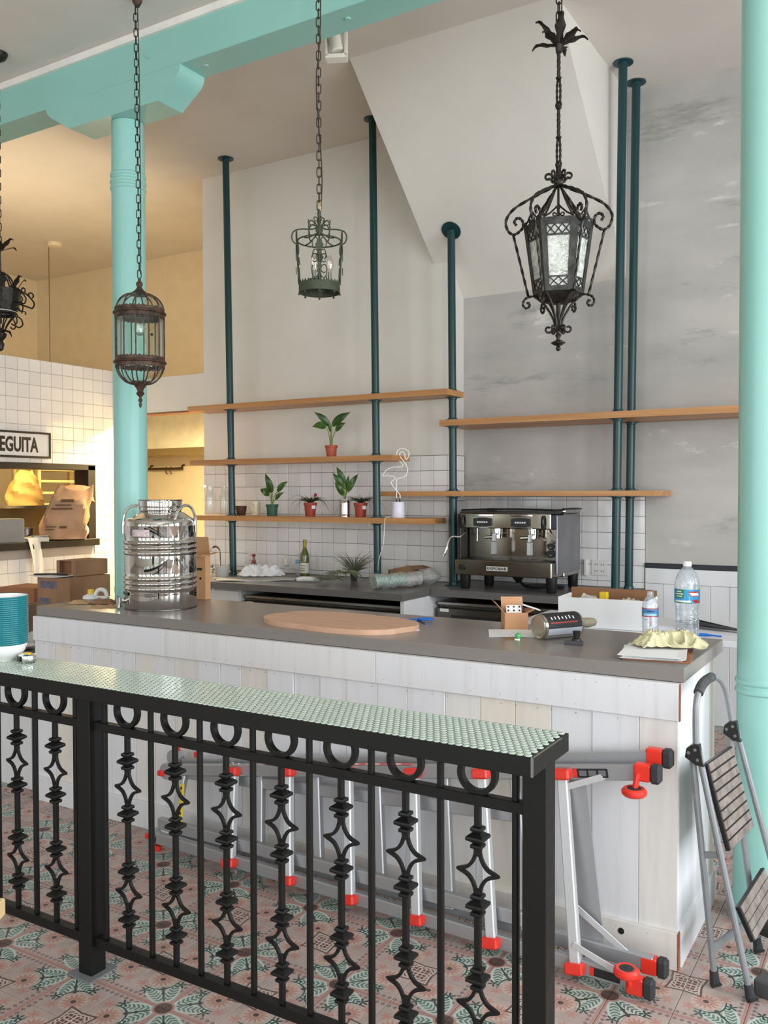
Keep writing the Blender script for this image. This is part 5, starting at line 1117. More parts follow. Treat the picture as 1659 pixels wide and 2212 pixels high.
canstrip('black_label', PI*1.03, PI*0.30, -0.085, 0.083, M_lblack)
canstrip('silver_band', PI*1.22, PI*1.03, -0.085, 0.083, mat('silver_blue_band', (200, 206, 218), 0.3, 0.4))
canstrip('grey_label', PI*1.5, PI*1.26, -0.085, 0.083, mat('grey_label', (160, 158, 154), 0.5))
canstrip('red_stripe', PI*0.90, PI*0.87, -0.075, 0.06, mat('red_stripe', (170, 50, 40), 0.5), 0.0511)
for k_ in range(7): canstrip('white_lettering', PI*(0.80-0.015*(k_ % 2)), PI*(0.72-0.015*(k_ % 3)), -0.065+k_*0.018, -0.060+k_*0.018, M_paper, 0.0511)
q = MB(); q.tube([(0.118, 0, 0), (0.125, 0, 0), (0.16, 0, 0), (0.185, 0, 0), (0.195, 0, 0)], [0.018, 0.021, 0.02, 0.016, 0.008], 16); part(q, 'nozzle_cap', mat('khaki_cap', (142, 134, 112), 0.5), t)
t = thing('black_clamp', 'small black plastic clamp lying on the bar before the spray can', 'clamp', (-1.135, 3.315, ZB), math.radians(10))
q = MB(); q.bx(-0.035, 0.035, -0.012, 0.012, 0, 0.016, 0.002); part(q, 'jaw', mat('charcoal_plastic', (62, 62, 66), 0.5), t, smooth=0)
q = MB(); q.lathe([(0.02, 0.016), (0.018, 0.022), (0.012, 0.026), (0.014, 0.045), (0.016, 0.052), (0, 0.054)], 14, (0.008, 0.014, 0)); part(q, 'knob', M_black, t)
t = thing('green_key', 'small key with a round green head lying on the bar', 'key', (-1.37, 3.325, ZB), math.radians(20))
q = MB(); q.sphere((0.0, 0, 0.014), 0.0135, 14, 10); part(q, 'green_head', mat('green_gloss', (84, 172, 104), 0.25), t)
q = MB(); q.lathe([(0.016, 0.0), (0.015, 0.004), (0.006, 0.008)], 12, (-0.004, -0.004, 0)); part(q, 'silver_base', M_chrome, t)
q = MB(); q.cyl((-0.008, -0.002, 0.004), (-0.055, -0.004, 0.004), 0.0028, 8); part(q, 'brass_shaft', mat('brass', (170, 130, 70), 0.35, 0.9), t)
# water bottles
def bottle(label, loc, s, prof, capz, lab, ribz):
    t = thing('water_bottle', label, 'bottle', loc); q = MB(); q.lathe(prof, 32); part(q, 'plastic_body', M_pet, t, smooth=60)
    return t
rb = [(0.0425, 0.0), (0.046, 0.006)]
for i in range(7): rb += [(0.046, 0.018+i*0.016), (0.0435, 0.026+i*0.016)]
t = bottle('large clear plastic water bottle with a green and blue label', (-0.772, 3.60, ZB), 1, rb+[(0.047, 0.140), (0.048, 0.155), (0.0478, 0.212), (0.048, 0.222), (0.044, 0.25), (0.034, 0.275), (0.02, 0.292), (0.0145, 0.298), (0.0145, 0.306)], 0, 0, 0)
q = MB(); q.lathe([(0.0165, 0.300), (0.0165, 0.316), (0.015, 0.319), (0, 0.319)], 24); part(q, 'white_cap', M_paper, t)
def lab_patch(t, nm, a0, a1, z0, z1, m, r, sh=0.0):
    q = MB(); q.sheet(lambda u, v: (r*math.cos(lerp(a0, a1, u)+sh*(v-0.5)), r*math.sin(lerp(a0, a1, u)+sh*(v-0.5)), lerp(z0, z1, v)), 12, 2, 0.0003); return part(q, nm, m, t)
av = math.atan2(-3.6, 0.772)
lb = lab_patch(t, 'label', av-1.9, av+1.9, 0.158, 0.212, mat('sky_blue_label', (40, 150, 206), 0.4), 0.0484)
def sub(parent, *a): o = lab_patch(*([parent]+list(a))); return o
M_lg = mat('label_green', (46, 120, 70), 0.4); M_lr = mat('label_red', (186, 44, 44), 0.4); M_lw = mat('label_white', (232, 236, 240), 0.4)
sub(lb, 'green_panel', av-1.05, av-0.25, 0.178, 0.211, M_lg, 0.0488)
for k_, (a0, a1) in enumerate(((-0.9, -0.45), (-1.0, -0.3), (-0.9, -0.4))): sub(lb, 'label_line', av+a0, av+a1, 0.201-k_*0.009, 0.205-k_*0.009, M_lw, 0.0491)
sub(lb, 'red_banner', av+0.18, av+1.0, 0.185, 0.205, M_lr, 0.0488, -0.2); sub(lb, 'white_banner', av+0.25, av+1.0, 0.188, 0.199, M_lw, 0.0491, -0.2)
sub(lb, 'red_corner', av+0.5, av+1.1, 0.159, 0.172, M_lr, 0.0488, -0.3); sub(lb, 'snowy_hills', av-1.1, av+0.3, 0.161, 0.169, M_lw, 0.0488); sub(lb, 'green_hills', av-1.1, av+0.4, 0.158, 0.162, M_lg, 0.0490)
rb = [(0.028, 0.0), (0.032, 0.006)]
for i in range(4): rb += [(0.0325, 0.016+i*0.017), (0.0305, 0.0245+i*0.017)]
t = bottle('small open clear plastic water bottle with a red edged blue label', (-0.915, 3.60, ZB), 1, rb+[(0.0325, 0.088), (0.0325, 0.128), (0.031, 0.142), (0.024, 0.160), (0.014, 0.172), (0.0125, 0.178), (0.014, 0.180), (0.0125, 0.184), (0.0125, 0.192)], 0, 0, 0)
av = math.atan2(-3.6, 0.915)
lb = lab_patch(t, 'label', av-1.9, av+1.9, 0.094, 0.126, mat('mid_blue_label', (70, 140, 186), 0.4), 0.0329)
for z0, z1 in ((0.124, 0.1275), (0.0925, 0.096)): sub(lb, 'red_edge', av-1.9, av+1.9, z0, z1, M_lr, 0.0332)
sub(lb, 'pale_hills', av-0.9, av+0.8, 0.097, 0.106, mat('pale_blue', (170, 206, 226), 0.4), 0.0332); sub(lb, 'label_line', av-0.4, av+0.5, 0.112, 0.119, mat('navy', (30, 70, 120), 0.4), 0.0332)
# clipboard with papers and a crumpled yellow rag
t = thing('clipboard', 'brown clipboard with a pile of loose white papers at the bar corner', 'clipboard', (-0.80, 3.27, ZB), math.radians(10))
q = MB(); q.bx(-0.115, 0.115, -0.145, 0.155, 0, 0.004, 0.001); part(q, 'board', mat('hardboard', (156, 98, 66), 0.6, var=0.05), t, smooth=0)
for k_ in range(7):
    q = MB(); q.sheet(lambda u, v: ((u-0.5)*0.215, (v-0.5)*0.28, 0.0008+0.004*max(0, (u-0.7))**2*8*(k_ % 3)), 6, 4, 0.0007); part(q, 'paper_sheet', M_paper, t, (random.uniform(-.008, .004)-0.012, random.uniform(-.012, .006)-0.004, 0.0045+k_*0.0018), (0, 0, random.uniform(-.07, .07)))
q = crumple(0.25, 0.17, 0.062, 17, 40, 26, 0.002, freq=1.35); solo(q, 'yellow_rag', mat('pale_yellow_chamois', (206, 199, 160), 0.85, var=0.1, vs=12), 'crumpled pale yellow rag lying on the papers of the clipboard', 'rag', (-0.785, 3.375, ZB+0.019), math.radians(24), smooth=20)
# ------------------------------------------------------------------ work table behind the bar with a white carton
t = thing('work_table', 'plain white work table behind the bar near the wainscot', 'table', (-1.15, 4.42, 0))
q = MB(); q.bx(-0.72, 0.62, -0.03, 0.62, 0.87, 0.90, 0.002); part(q, 'table_top', mat('white_laminate', (226, 228, 234), 0.4, var=0.01), t, smooth=0)
for x_ in (-0.66, 0.56):
    for y_ in (0.02, 0.56): q = MB(); q.bx(x_-0.02, x_+0.02, y_-0.02, y_+0.02, 0, 0.87); part(q, 'leg', M_paint, t, smooth=0)
t = flapbox('white_carton', 'white open carton with a brown inside, standing behind the bar', 'box', (-1.385, 4.58, 0.90), math.radians(3), 0.46, 0.24, 0.155, M_paper, [], 0.004)
q = MB()
for a0, a1, b0, b1, zt_ in ((-0.225, 0.225, 0.1145, 0.116, 0.158), (-0.225, 0.225, -0.116, -0.1145, 0.15)): q.bx(a0, a1, b0, b1, 0.005, zt_)
part(q, 'brown_lining', M_cardin, t, smooth=0)
q = MB(); q.bx(-0.228, 0.228, 0.1175, 0.121, 0.15, 0.185); part(q, 'raised_back_flap', M_cardin, t, smooth=0)
q = crumple(0.13, 0.10, 0.06, 31, 10, 8); part(q, 'plastic_wrap', mat('cloudy_film', (196, 188, 176), 0.3, var=0.1), t, (-0.10, 0.0, 0.12))
q = crumple(0.12, 0.10, 0.05, 33, 10, 8); part(q, 'plastic_wrap', mat('cloudy_film', (196, 188, 176), 0.3, var=0.1), t, (0.12, -0.02, 0.12))
q = MB(); q.bx(-0.04, 0.0, -0.02, 0.02, 0.14, 0.178, 0.003); part(q, 'yellow_packet', M_yellow, t, smooth=0)
q = MB(); q.bx(0.229, 0.2312, -0.08, -0.03, 0.02, 0.07); q.bx(0.229, 0.2312, -0.08, -0.02, 0.09, 0.10); part(q, 'red_print', mat('faded_red', (190, 110, 110), 0.6), t, smooth=0)
q = MB()
for k_ in range(16):
    a = math.radians(lerp(-16, 14, k_/15)); q.bar((-0.17, 0, 0.010), (-0.17+0.36*math.cos(a), 0.36*math.sin(a), 0.012+0.022*random.random()), 0.010, 0.004)
q.bx(-0.19, -0.15, -0.014, 0.014, 0.0, 0.022, 0.004)
solo(q, 'cable_tie_bundle', mat('black_nylon', (24, 26, 32), 0.45), 'fanned bundle of black cable ties lying on the white work table', 'cable ties', (-0.86, 4.72, 0.901), math.radians(160), smooth=0)
q = MB(); q.tube(smooth_path([(-0.16, 0, 0.006), (-0.08, 0.006, 0.007), (0.0, 0, 0.006), (0.10, 0.004, 0.006), (0.17, -0.01, 0.005)], 3), [0.006]*3+[0.008]*7+[0.004]*3, 7); solo(q, 'blue_pen', M_blue, 'long blue marker lying at the edge of the white work table', 'marker', (-0.97, 4.47, 0.901), math.radians(8))
# ------------------------------------------------------------------ left of the bar: side counter with cartons
t = thing('side_counter', 'low dark grey counter left of the bar carrying cardboard boxes', 'counter', (-4.75, 3.6, 0))
q = MB(); q.bx(-1.1, 0.70, -0.55, 1.3, 0.67, 0.71, 0.002); part(q, 'worktop', M_quartz2, t, smooth=0)
q = MB(); q.bx(-1.05, 0.66, -0.50, 1.25, 0.0, 0.67); part(q, 'cabinet', M_paint, t, smooth=0)
def carton(name, label, loc, rz, w_, d, h, m, prints=(), tape=False):
    t = thing(name, label, 'box', loc, rz); q = MB(); q.bx(-w_/2, w_/2, -d/2, d/2, 0, h, 0.003); part(q, 'box_body', m, t, smooth=0)
    for (x0, x1, z0, z1) in prints: q = MB(); q.bx(x0, x1, -d/2-0.0008, -d/2+0.001, z0, z1); part(q, 'printed_panel', M_bprint, t, smooth=0)
    if tape: q = MB(); q.bx(-w_/2-0.0006, w_/2+0.0006, -0.02, 0.02, h-0.02, h+0.0008); part(q, 'tape', mat('packing_tape', (190, 160, 130), 0.3), t, smooth=0)
    return t
M_bprint = mat('faded_blue_print', (106, 98, 112), 0.8, var=0.15, vs=40)
carton('cardboard_carton', 'dark brown carton at the bottom of the stack beside the bar', (-4.60, 3.81, 0.71), math.radians(3), 0.50, 0.42, 0.197, mat('dark_cardboard', (104, 82, 64), 0.85, var=0.12, vs=5))
t = carton('cardboard_carton', 'brown carton with faded blue print in the middle of the stack', (-4.55, 3.775, 0.908), math.radians(3), 0.28, 0.335, 0.178, M_card2, [(-0.11, 0.03, 0.11, 0.155), (-0.13, -0.02, 0.01, 0.05), (0.04, 0.11, 0.01, 0.03)])
t = thing('open_carton', 'small open sided carton topmost of the stack beside the bar', 'box', (-4.545, 3.835, 1.087), math.radians(3))
q = MB(); q.bx(-0.085, 0.085, -0.13, -0.127, 0, 0.02); q.bx(-0.085, 0.085, 0.127, 0.13, 0, 0.095); q.bx(-0.085, -0.082, -0.13, 0.13, 0, 0.095); q.bx(0.082, 0.085, -0.13, 0.13, 0, 0.095); q.bx(-0.085, 0.085, -0.13, 0.13, 0, 0.003); q.bx(-0.085, 0.085, -0.13, 0.13, 0.094, 0.097); q.bx(0.045, 0.085, -0.131, -0.128, 0, 0.095); q.bx(-0.085, -0.06, -0.131, -0.128, 0, 0.095); part(q, 'box_walls', M_card2, t, smooth=0)
q = MB(); q.bx(-0.08, 0.08, -0.09, -0.087, 0.003, 0.093); part(q, 'inner_panel', M_cardin, t, smooth=0)
q = MB(); q.sheet(lambda u, v: ((u-0.5)*0.26, (v-0.5)*0.17, 0.002+0.006*(u-0.5)**2*4), 8, 4, 0.002); solo(q, 'paper_form', M_paper, 'white paper form with dark pens lying on the brown carton', 'paper', (-4.60, 3.665, 1.087), math.radians(8))
for k_, (dx, dy, rz) in enumerate(((-0.03, 0.0, 0.4), (0.03, 0.02, 0.1), (-0.07, -0.03, 0.7))):
    q = MB(); q.tube([(-0.055, 0, 0.006), (-0.04, 0, 0.006), (0.05, 0, 0.006), (0.062, 0, 0.006)], [0.004, 0.0055, 0.0055, 0.002], 8); solo(q, 'dark_pen', M_lblack, 'dark marker pen lying on the white form on the carton', 'pen', (-4.60+dx, 3.665+dy, 1.0935), rz, group='pens on the paper form')
carton('brown_carton', 'plain reddish brown carton standing behind the stack beside the bar', (-5.30, 4.02, 0.71), math.radians(10), 0.30, 0.26, 0.25, mat('reddish_cardboard', (158, 104, 72), 0.85, var=0.06))
q = crumple(0.22, 0.16, 0.12, 41, 14, 10); solo(q, 'plastic_bag', mat('cloudy_film', (196, 188, 176), 0.3), 'crumpled cloudy plastic bag on the low side counter', 'bag', (-4.50, 3.50, 0.715), 0.3, smooth=20)
for k_ in range(3):
    q = MB(); q.cup([(0.05, 0.0), (0.055, 0.002), (0.085, 0.012)], 0.003, 28); solo(q, 'plate', M_ceramic, ('lower', 'middle', 'upper')[k_]+' cream plate of the small pile on the low side counter', 'plate', (-4.40, 3.27, 0.7105+k_*0.0055), group='plates on the side counter')
# jug and scraps on the bar
t = thing('plastic_jug', 'white plastic jug with a yellow cap and a loop handle', 'jug', (-3.985, 3.53, 1.0), math.radians(31))
M_hdpe = mat('white_hdpe', (228, 226, 222), 0.45, var=0.02)
t.location = (-3.93, 3.41, ZB)
q = MB(); q.lathe([(0.040, 0.0), (0.046, 0.004), (0.044, 0.018), (0.024, 0.028), (0.0155, 0.032), (0.0155, 0.034)], 20, (-0.03, 0, 0), sy=0.7); part(q, 'shoulder', M_hdpe, t)
q = MB(); q.lathe([(0.0175, 0.033), (0.0175, 0.053), (0.016, 0.055), (0, 0.055)], 18, (-0.03, 0, 0)); part(q, 'yellow_cap', M_yellow, t)
q = MB(); q.tube(smooth_path([(-0.005, 0, 0.022), (0.005, 0, 0.045), (0.025, 0, 0.055), (0.05, 0, 0.045), (0.062, 0, 0.012)], 4), 0.0115, 10); q.bx(-0.02, 0.07, -0.02, 0.02, 0.0, 0.018, 0.006); part(q, 'loop_handle', M_hdpe, t)
t = thing('plastic_jug', 'plain white plastic bottle lying behind the mint column', 'bottle', (-3.955, 3.665, ZB), math.radians(70))
q = MB(); q.M = Matrix.Rotation(PI/2, 4, 'Y'); q.lathe([(0.0, -0.07), (0.03, -0.07), (0.034, -0.06), (0.034, 0.03), (0.016, 0.05), (0.013, 0.06), (0.013, 0.075), (0, 0.076)], 20, (-0.034, 0, 0)); part(q, 'bottle_body', M_hdpe, t)
def scrap(label, loc, w_, d, h, seed, m=M_kraft): solo(crumple(w_, d, h, seed, 12, 8, 0.0015), 'paper_scrap', m, label, 'paper', loc, VR, smooth=20)
scrap('torn tan paper scrap lying before the white jug', (-3.86, 3.24, ZB), 0.11, 0.09, 0.03, 51, mat('tan_paper', (190, 152, 112), 0.8))
scrap('crumpled brown paper strip between the tan scrap and the drum', (-3.755, 3.30, ZB), 0.15, 0.09, 0.04, 52)
scrap('flat brown paper piece at the foot of the steel drum', (-3.62, 3.20, ZB), 0.15, 0.09, 0.018, 53, mat('tan_paper', (190, 152, 112), 0.8))
# ------------------------------------------------------------------ the folded multi-position ladder lying against the bar
M_alu = mat('ladder_aluminium', (176, 177, 180), 0.38, 0.65, var=0.015, vs=4, rv=0.03)
M_alu2 = mat('bright_aluminium', (208, 209, 211), 0.42, 0.45, var=0.01, vs=4, rv=0.03)
M_red = mat('bright_red_plastic', (226, 52, 38), 0.35, var=0.03)
M_rubber = mat('dark_rubber', (44, 44, 46), 0.7, var=0.1)
t = thing('folding_ladder', 'aluminium folding ladder with red brackets, lying on its side against the bar', 'ladder', (-1.8, 2.86, 0))
LX = -1.8; LY_ = 2.86
def W(x, y, z): return (x-LX, y-LY_, z)
# frames: lean the top towards the bar
def frame(yb, yt, zb0, zb1, zt0, zt1, x0, x1, rw, name_rungs, rung_bottoms, rung_tops, m_r, brackets=True, nm='outer'):
    a, b_ = W(x0, yb, zb0), W(x1, yb, zb1); q = MB(); q.bar(a, b_, 0.030, rw, 0.004); part(q, nm+'_side_rail', M_alu, t, smooth=0)
    a2, b2 = W(x0, yt, zt0), W(x1, yt, zt1); q = MB(); q.bar(a2, b2, 0.030, rw, 0.004); part(q, nm+'_side_rail', M_alu, t, smooth=0)
    for xb, xt in zip(rung_bottoms, rung_tops):
        fb, ft = (xb-x0)/(x1-x0), (xt-x0)/(x1-x0)
        pb = Vector(W(xb, yb-0.018, lerp(zb0, zb1, fb))); pt = Vector(W(xt, yt-0.018, lerp(zt0, zt1, ft)))
        q = MB(); q.bar(pb, pt, 0.036, 0.030, 0.004, up=(0, 1, 0)); rg = part(q, 'rung', m_r, t, smooth=0)
        if brackets:
            d = (pt-pb).normalized()
            for p_, s_ in ((pb, -1), (pt, 1)):
                q = MB(); q.bar(p_-d*0.018+Vector((0, -0.012, 0)), p_+d*0.018+Vector((0, -0.012, 0)), 0.062, 0.040, 0.006, up=(0, 1, 0)); part(q, 'red_bracket', M_red, rg, smooth=0)
xb = [-2.42, -2.12, -1.83, -1.54, -1.245, -0.945]; xt = [-2.48, -2.19, -1.90, -1.605, -1.325, -1.025]
frame(2.805, 2.900, 0.085, 0.040, 0.360, 0.690, -2.86, -0.735, 0.05, 'rung', xb, xt, M_alu2)
frame(2.875, 2.955, 0.110, 0.075, 0.375, 0.725, -2.84, -0.715, 0.05, 'rung', [x+0.10 for x in xb[:-1]], [x+0.10 for x in xt[:-1]], M_alu, brackets=False)
frame(2.842, 2.925, 0.135, 0.130, 0.345, 0.46, -2.88, -1.15, 0.050, 'rung', [-2.78, -2.47, -2.18, -1.88, -1.59, -1.30], [-2.79, -2.50, -2.21, -1.91, -1.62, -1.34], M_alu, brackets=False, nm='inner')
# diagonal braces by the feet
for p_, q_ in (((-0.955, 2.78, 0.12), (-0.79, 2.795, 0.055)), ((-1.02, 2.865, 0.60), (-0.86, 2.89, 0.665)), ((-0.99, 2.86, 0.22), (-0.80, 2.87, 0.09))):
    q = MB(); q.bar(W(*p_), W(*q_), 0.004, 0.022, 0.001); part(q, 'brace', M_alu2, t, smooth=0)
q = MB(); q.bar(W(-1.0, 2.90, 0.62), W(-0.93, 2.88, 0.10), 0.10, 0.004, 0, up=(0, 1, 0)); part(q, 'rear_plate', M_alu, t, smooth=0)
# feet: red shoe, black rubber end, red wheel
def foot(x, y, z, wheel):
    q = MB(); q.bx(x-0.042-LX, x+0.012-LX, y-0.019-LY_, y+0.019-LY_, z-0.028, z+0.028, 0.005); f = part(q, 'red_shoe', M_red, t, smooth=0)
    q = MB(); q.bx(x+0.008-LX, x+0.045-LX, y-0.021-LY_, y+0.021-LY_, z-0.031, z+0.031, 0.009); part(q, 'rubber_end', M_rubber, f)
    if wheel:
        q = MB(); wx, wy, wz = x-0.035-LX, y-0.03-LY_, z+wheel
        q.lathe([(0.020, -0.012), (0.033, -0.013), (0.040, -0.006), (0.041, 0.0), (0.040, 0.006), (0.033, 0.013), (0.020, 0.012)], 28, (wx, wy, wz)); wl = part(q, 'wheel', M_red, f)
        q = MB(); q.lathe([(0.0, -0.010), (0.026, -0.012), (0.026, 0.012), (0.006, 0.014), (0.006, 0.016), (0, 0.016)], 20, (wx, wy, wz)); part(q, 'wheel_hub', M_rubber, wl)
        q = MB(); q.bar((wx, wy, wz), (wx+0.008, wy+0.012, z), 0.016, 0.016, 0.003); part(q, 'wheel_bracket', M_red, wl, smooth=0)
foot(-0.74, 2.885, 0.692, -0.060); foot(-0.72, 2.957, 0.727, 0); foot(-0.735, 2.785, 0.042, 0.050); foot(-0.715, 2.878, 0.070, 0)
# hinge end
for y_, z_ in ((2.905, 0.35), (2.95, 0.40), (2.81, 0.08)):
    q = MB(); q.cyl(W(-2.885, y_-0.02, z_), W(-2.885, y_+0.02, z_), 0.036, 16); part(q, 'hinge_plate', M_alu, t)
q = MB(); q.lathe([(0.012, 0), (0.018, 0.004), (0.018, 0.028), (0.012, 0.034), (0, 0.035)], 12, W(-2.86, 2.93, 0.435)); part(q, 'red_knob', M_red, t)
q = MB(); q.cyl(W(-2.86, 2.93, 0.39), W(-2.86, 2.93, 0.437), 0.008, 8); part(q, 'knob_stem', M_alu, t)
for x_, y_, z_ in ((-2.91, 2.885, 0.34), (-2.75, 2.95, 0.432), (-2.89, 2.79, 0.09), (-2.85, 2.80, 0.04)):
    q = MB(); q.bx(x_-0.016-LX, x_+0.016-LX, y_-0.012-LY_, y_+0.012-LY_, z_-0.012, z_+0.012, 0.003); part(q, 'red_cap', M_red, t, smooth=0)
for x_, y_, z_ in ((-2.50, 2.895, 0.437), (-2.47, 2.90, 0.437), (-2.27, 2.93, 0.47), (-2.40, 2.80, 0.035)):
    q = MB(); q.cyl(W(x_, y_, z_-0.028), W(x_, y_, z_+0.012), 0.007, 8); part(q, 'lock_pin', M_chrome, t)
# labels
def strip(nm, x0, x1, y, zc, hz, m, sl=0.0):
    q = MB(); q.bar(W(x0, y, zc), W(x1, y, zc+sl), 0.001, hz); return part(q, nm, m, t, smooth=0)
sl = (0.69-0.36)/(2.86-0.735)
lbx = strip('model_label', -0.99, -0.87, 2.8842, 0.36+sl*(2.86-0.99)+0.0, 0.030, M_lblack, sl*0.12)
strip('red_label_end', -0.99, -0.975, 2.8836, 0.36+sl*(2.86-0.99), 0.028, M_red, sl*0.015); 
for k_ in range(3): strip('grey_label_print', -0.968+k_*0.033, -0.943+k_*0.033, 2.8834, 0.36+sl*(2.86-0.968+k_*0.033), 0.018, mat('label_grey', (110, 112, 116), 0.5), sl*0.025)
strip('model_label', -0.90, -0.80, 2.7895, 0.0435, 0.028, M_lblack, -0.002); strip('red_label_end', -0.90, -0.886, 2.789, 0.0435, 0.026, M_red, 0)
q = MB(); q.bar(W(-2.32, 2.90, 0.36+sl*0.54+0.0262), W(-1.62, 2.90, 0.36+sl*1.24+0.0262), 0.028, 0.001); wl = part(q, 'warning_label', mat('warning_red', (206, 92, 84), 0.5), t, smooth=0)
for k_ in range(7):
    u0 = -2.30+k_*0.095
    q = MB(); q.bar(W(u0, 2.895, 0.36+sl*(u0+2.86)+0.0270), W(u0+0.06, 2.895, 0.36+sl*(u0+0.06+2.86)+0.0270), 0.010, 0.0008); part(q, 'white_print', M_paper, wl, smooth=0)
ys = thing('spirit_level', 'short yellow spirit level leaning against the lying ladder', 'level', (-2.735, 2.822, 0.155))
ys.rotation_euler = (math.radians(-9), math.radians(-4), 0)
q = MB(); q.bx(-0.010, 0.010, -0.006, 0.004, 0.0, 0.175, 0.002); part(q, 'bar', mat('yellow_paint', (226, 196, 40), 0.4), ys, smooth=0)
for k_ in range(5): q = MB(); q.bx(-0.005, 0.005, -0.0066, -0.005, 0.012+k_*0.035, 0.024+k_*0.035); part(q, 'black_mark', M_lblack, ys, smooth=0)
# ------------------------------------------------------------------ folded step stool between the bar end and the column
M_stube = mat('grey_painted_tube', (140, 143, 147), 0.4, 0.2, var=0.06, vs=15)
M_tread = mat('worn_grey_tread', (128, 118, 112), 0.8, var=0.18, vs=25, bump=0.3, bs=40)
s = thing('step_stool', 'folded grey tube step stool with ribbed treads beside the bar end', 'step stool', (-0.48, 3.13, 0))
S = lambda x, y, z: (x+0.48, y-3.13, z)
TR = 0.0105
def tb(nm, pts, m=M_stube, r=TR, n=10, k=4):
    q = MB(); q.tube(smooth_path([S(*p_) for p_ in pts], k), r, n); return part(q, nm, m, s)
tb('handle_loop', [(-0.608, 2.982, 0.755), (-0.612, 2.99, 0.85), (-0.612, 3.005, 0.92), (-0.606, 3.05, 0.960), (-0.597, 3.13, 0.972), (-0.585, 3.22, 0.955), (-0.572, 3.275, 0.91), (-0.560, 3.295, 0.84), (-0.549, 3.30, 0.765)], k=6)
tb('foam_grip', [(-0.610, 3.018, 0.940), (-0.606, 3.05, 0.960), (-0.600, 3.10, 0.970), (-0.594, 3.15, 0.971)], mat('dark_foam', (70, 68, 70), 0.8, var=0.15, vs=30), 0.0165)
for nm, p0, p1 in (('front_leg', (-0.603, 2.978, 0.77), (-0.438, 2.955, 0.03)), ('rear_leg', (-0.622, 2.985, 0.75), (-0.549, 2.985, 0.03)), ('front_leg', (-0.542, 3.30, 0.78), (-0.345, 3.305, 0.03)), ('rear_leg', (-0.560, 3.29, 0.76), (-0.462, 3.285, 0.03))):
    lg = tb(nm, [p0, p1], k=1)
    d = Vector(p1)-Vector(p0); d.normalize(); e = Vector(p1)+d*0.02
    q = MB(); q.tube([S(*(Vector(p1)-d*0.02)), S(*Vector(p1)), S(*(e*1.0)), S(e.x+0.008, e.y-0.006, 0.002)], [0.0135, 0.0145, 0.0165, 0.019], 10); part(q, 'rubber_foot', M_rubber, lg)
for hx, hy, hz in ((-0.611, 2.975, 0.752), (-0.549, 3.288, 0.765)):
    q = MB(); pl = [(-0.028, -0.012), (-0.024, 0.016), (-0.008, 0.030), (0.016, 0.032), (0.026, -0.026), (0.032, -0.036), (0.006, -0.034)]
    q.prism(pl, -0.014, 0.014, Matrix.Translation(S(hx, hy-0.004, hz)) @ Matrix.Rotation(PI/2, 4, 'X')); hg = part(q, 'hinge_plate', M_black, s, smooth=0)
    for dx, dz in ((-0.016, 0.004), (0.004, 0.016), (0.012, -0.016)): q = MB(); q.cyl(S(hx+dx, hy-0.017, hz+dz), S(hx+dx, hy-0.021, hz+dz), 0.0055, 10); part(q, 'rivet', M_steel, hg)
def tread(corners, ribs_):
    """corners: near top, far top, far bottom, near bottom"""
    A, B, C_, D = [Vector(S(*c_)) for c_ in corners]; n_ = (B-A).cross(D-A).normalized()
    if n_.x < 0: n_ = -n_
    P = lambda u, v: lerp(lerp(A, B, u), lerp(D, C_, u), v)
    q = MB(); vs = [P(0, 0), P(1, 0), P(1, 1), P(0, 1)]; q.add(vs+[p_-n_*0.013 for p_ in vs], [(0, 1, 2, 3), (7, 6, 5, 4), (0, 4, 5, 1), (1, 5, 6, 2), (2, 6, 7, 3), (3, 7, 4, 0)]); td = part(q, 'tread', M_black, s, smooth=0)
    for i in range(ribs_):
        v0, v1 = i/ribs_+0.012, (i+1)/ribs_-0.012; q = MB(); vs = [P(0.03, v0)+n_*0.004, P(0.97, v0)+n_*0.004, P(0.97, v1)+n_*0.004, P(0.03, v1)+n_*0.004]
        q.add(vs+[p_-n_*0.006 for p_ in vs], [(0, 1, 2, 3), (7, 6, 5, 4), (0, 4, 5, 1), (1, 5, 6, 2), (2, 6, 7, 3), (3, 7, 4, 0)]); part(q, 'tread_rib', M_tread, td, smooth=0)
tread(((-0.578, 2.995, 0.718), (-0.548, 3.285, 0.708), (-0.476, 3.285, 0.436), (-0.506, 2.995, 0.446)), 9)
tread(((-0.478, 3.0, 0.268), (-0.442, 3.285, 0.30), (-0.396, 3.285, 0.20), (-0.432, 3.0, 0.168)), 4)
q = MB(); q.bar(S(-0.585, 2.985, 0.42), S(-0.520, 2.97, 0.44), 0.014, 0.020, 0.002); part(q, 'folding_strut', M_stube, s, smooth=0)
q = MB(); q.bar(S(-0.555, 2.99, 0.12), S(-0.47, 3.285, 0.12), 0.012, 0.03, 0.003); part(q, 'cross_brace', M_stube, s, smooth=0)
q = MB(); q.cyl(S(-0.445, 3.27, 0.10), S(-0.395, 3.25, 0.10), 0.03, 14); part(q, 'black_caster', M_rubber, s)
q = MB(); q.bx(0, 0.30, -0.03, 0.03, 0, 0.055, 0.006); solo(q, 'floor_mat_roll', mat('dark_grey_felt', (74, 72, 74), 0.9, var=0.1), 'dark grey felt block lying on the floor by the step stool foot', 'block', (-0.425, 3.02, 0), math.radians(-14))
# pale wooden stool corner poking into the frame
t = thing('wooden_stool', 'pale wooden block stool in front of the railing, only its corner showing', 'stool', (-2.275, 1.355, 0), math.radians(31))
M_pine = mat('pale_pine', (232, 204, 150), 0.5, var=0.05)
q = MB(); q.bx(-0.17, 0.17, -0.17, 0.17, 0.40, 0.45, 0.004); part(q, 'seat', M_pine, t, smooth=0)
for sx in (-1, 1):
    for sy in (-1, 1): q = MB(); q.bx(sx*0.07-0.018, sx*0.07+0.018, sy*0.07-0.018, sy*0.07+0.018, 0, 0.40, 0.002); part(q, 'leg', M_pine, t, smooth=0)
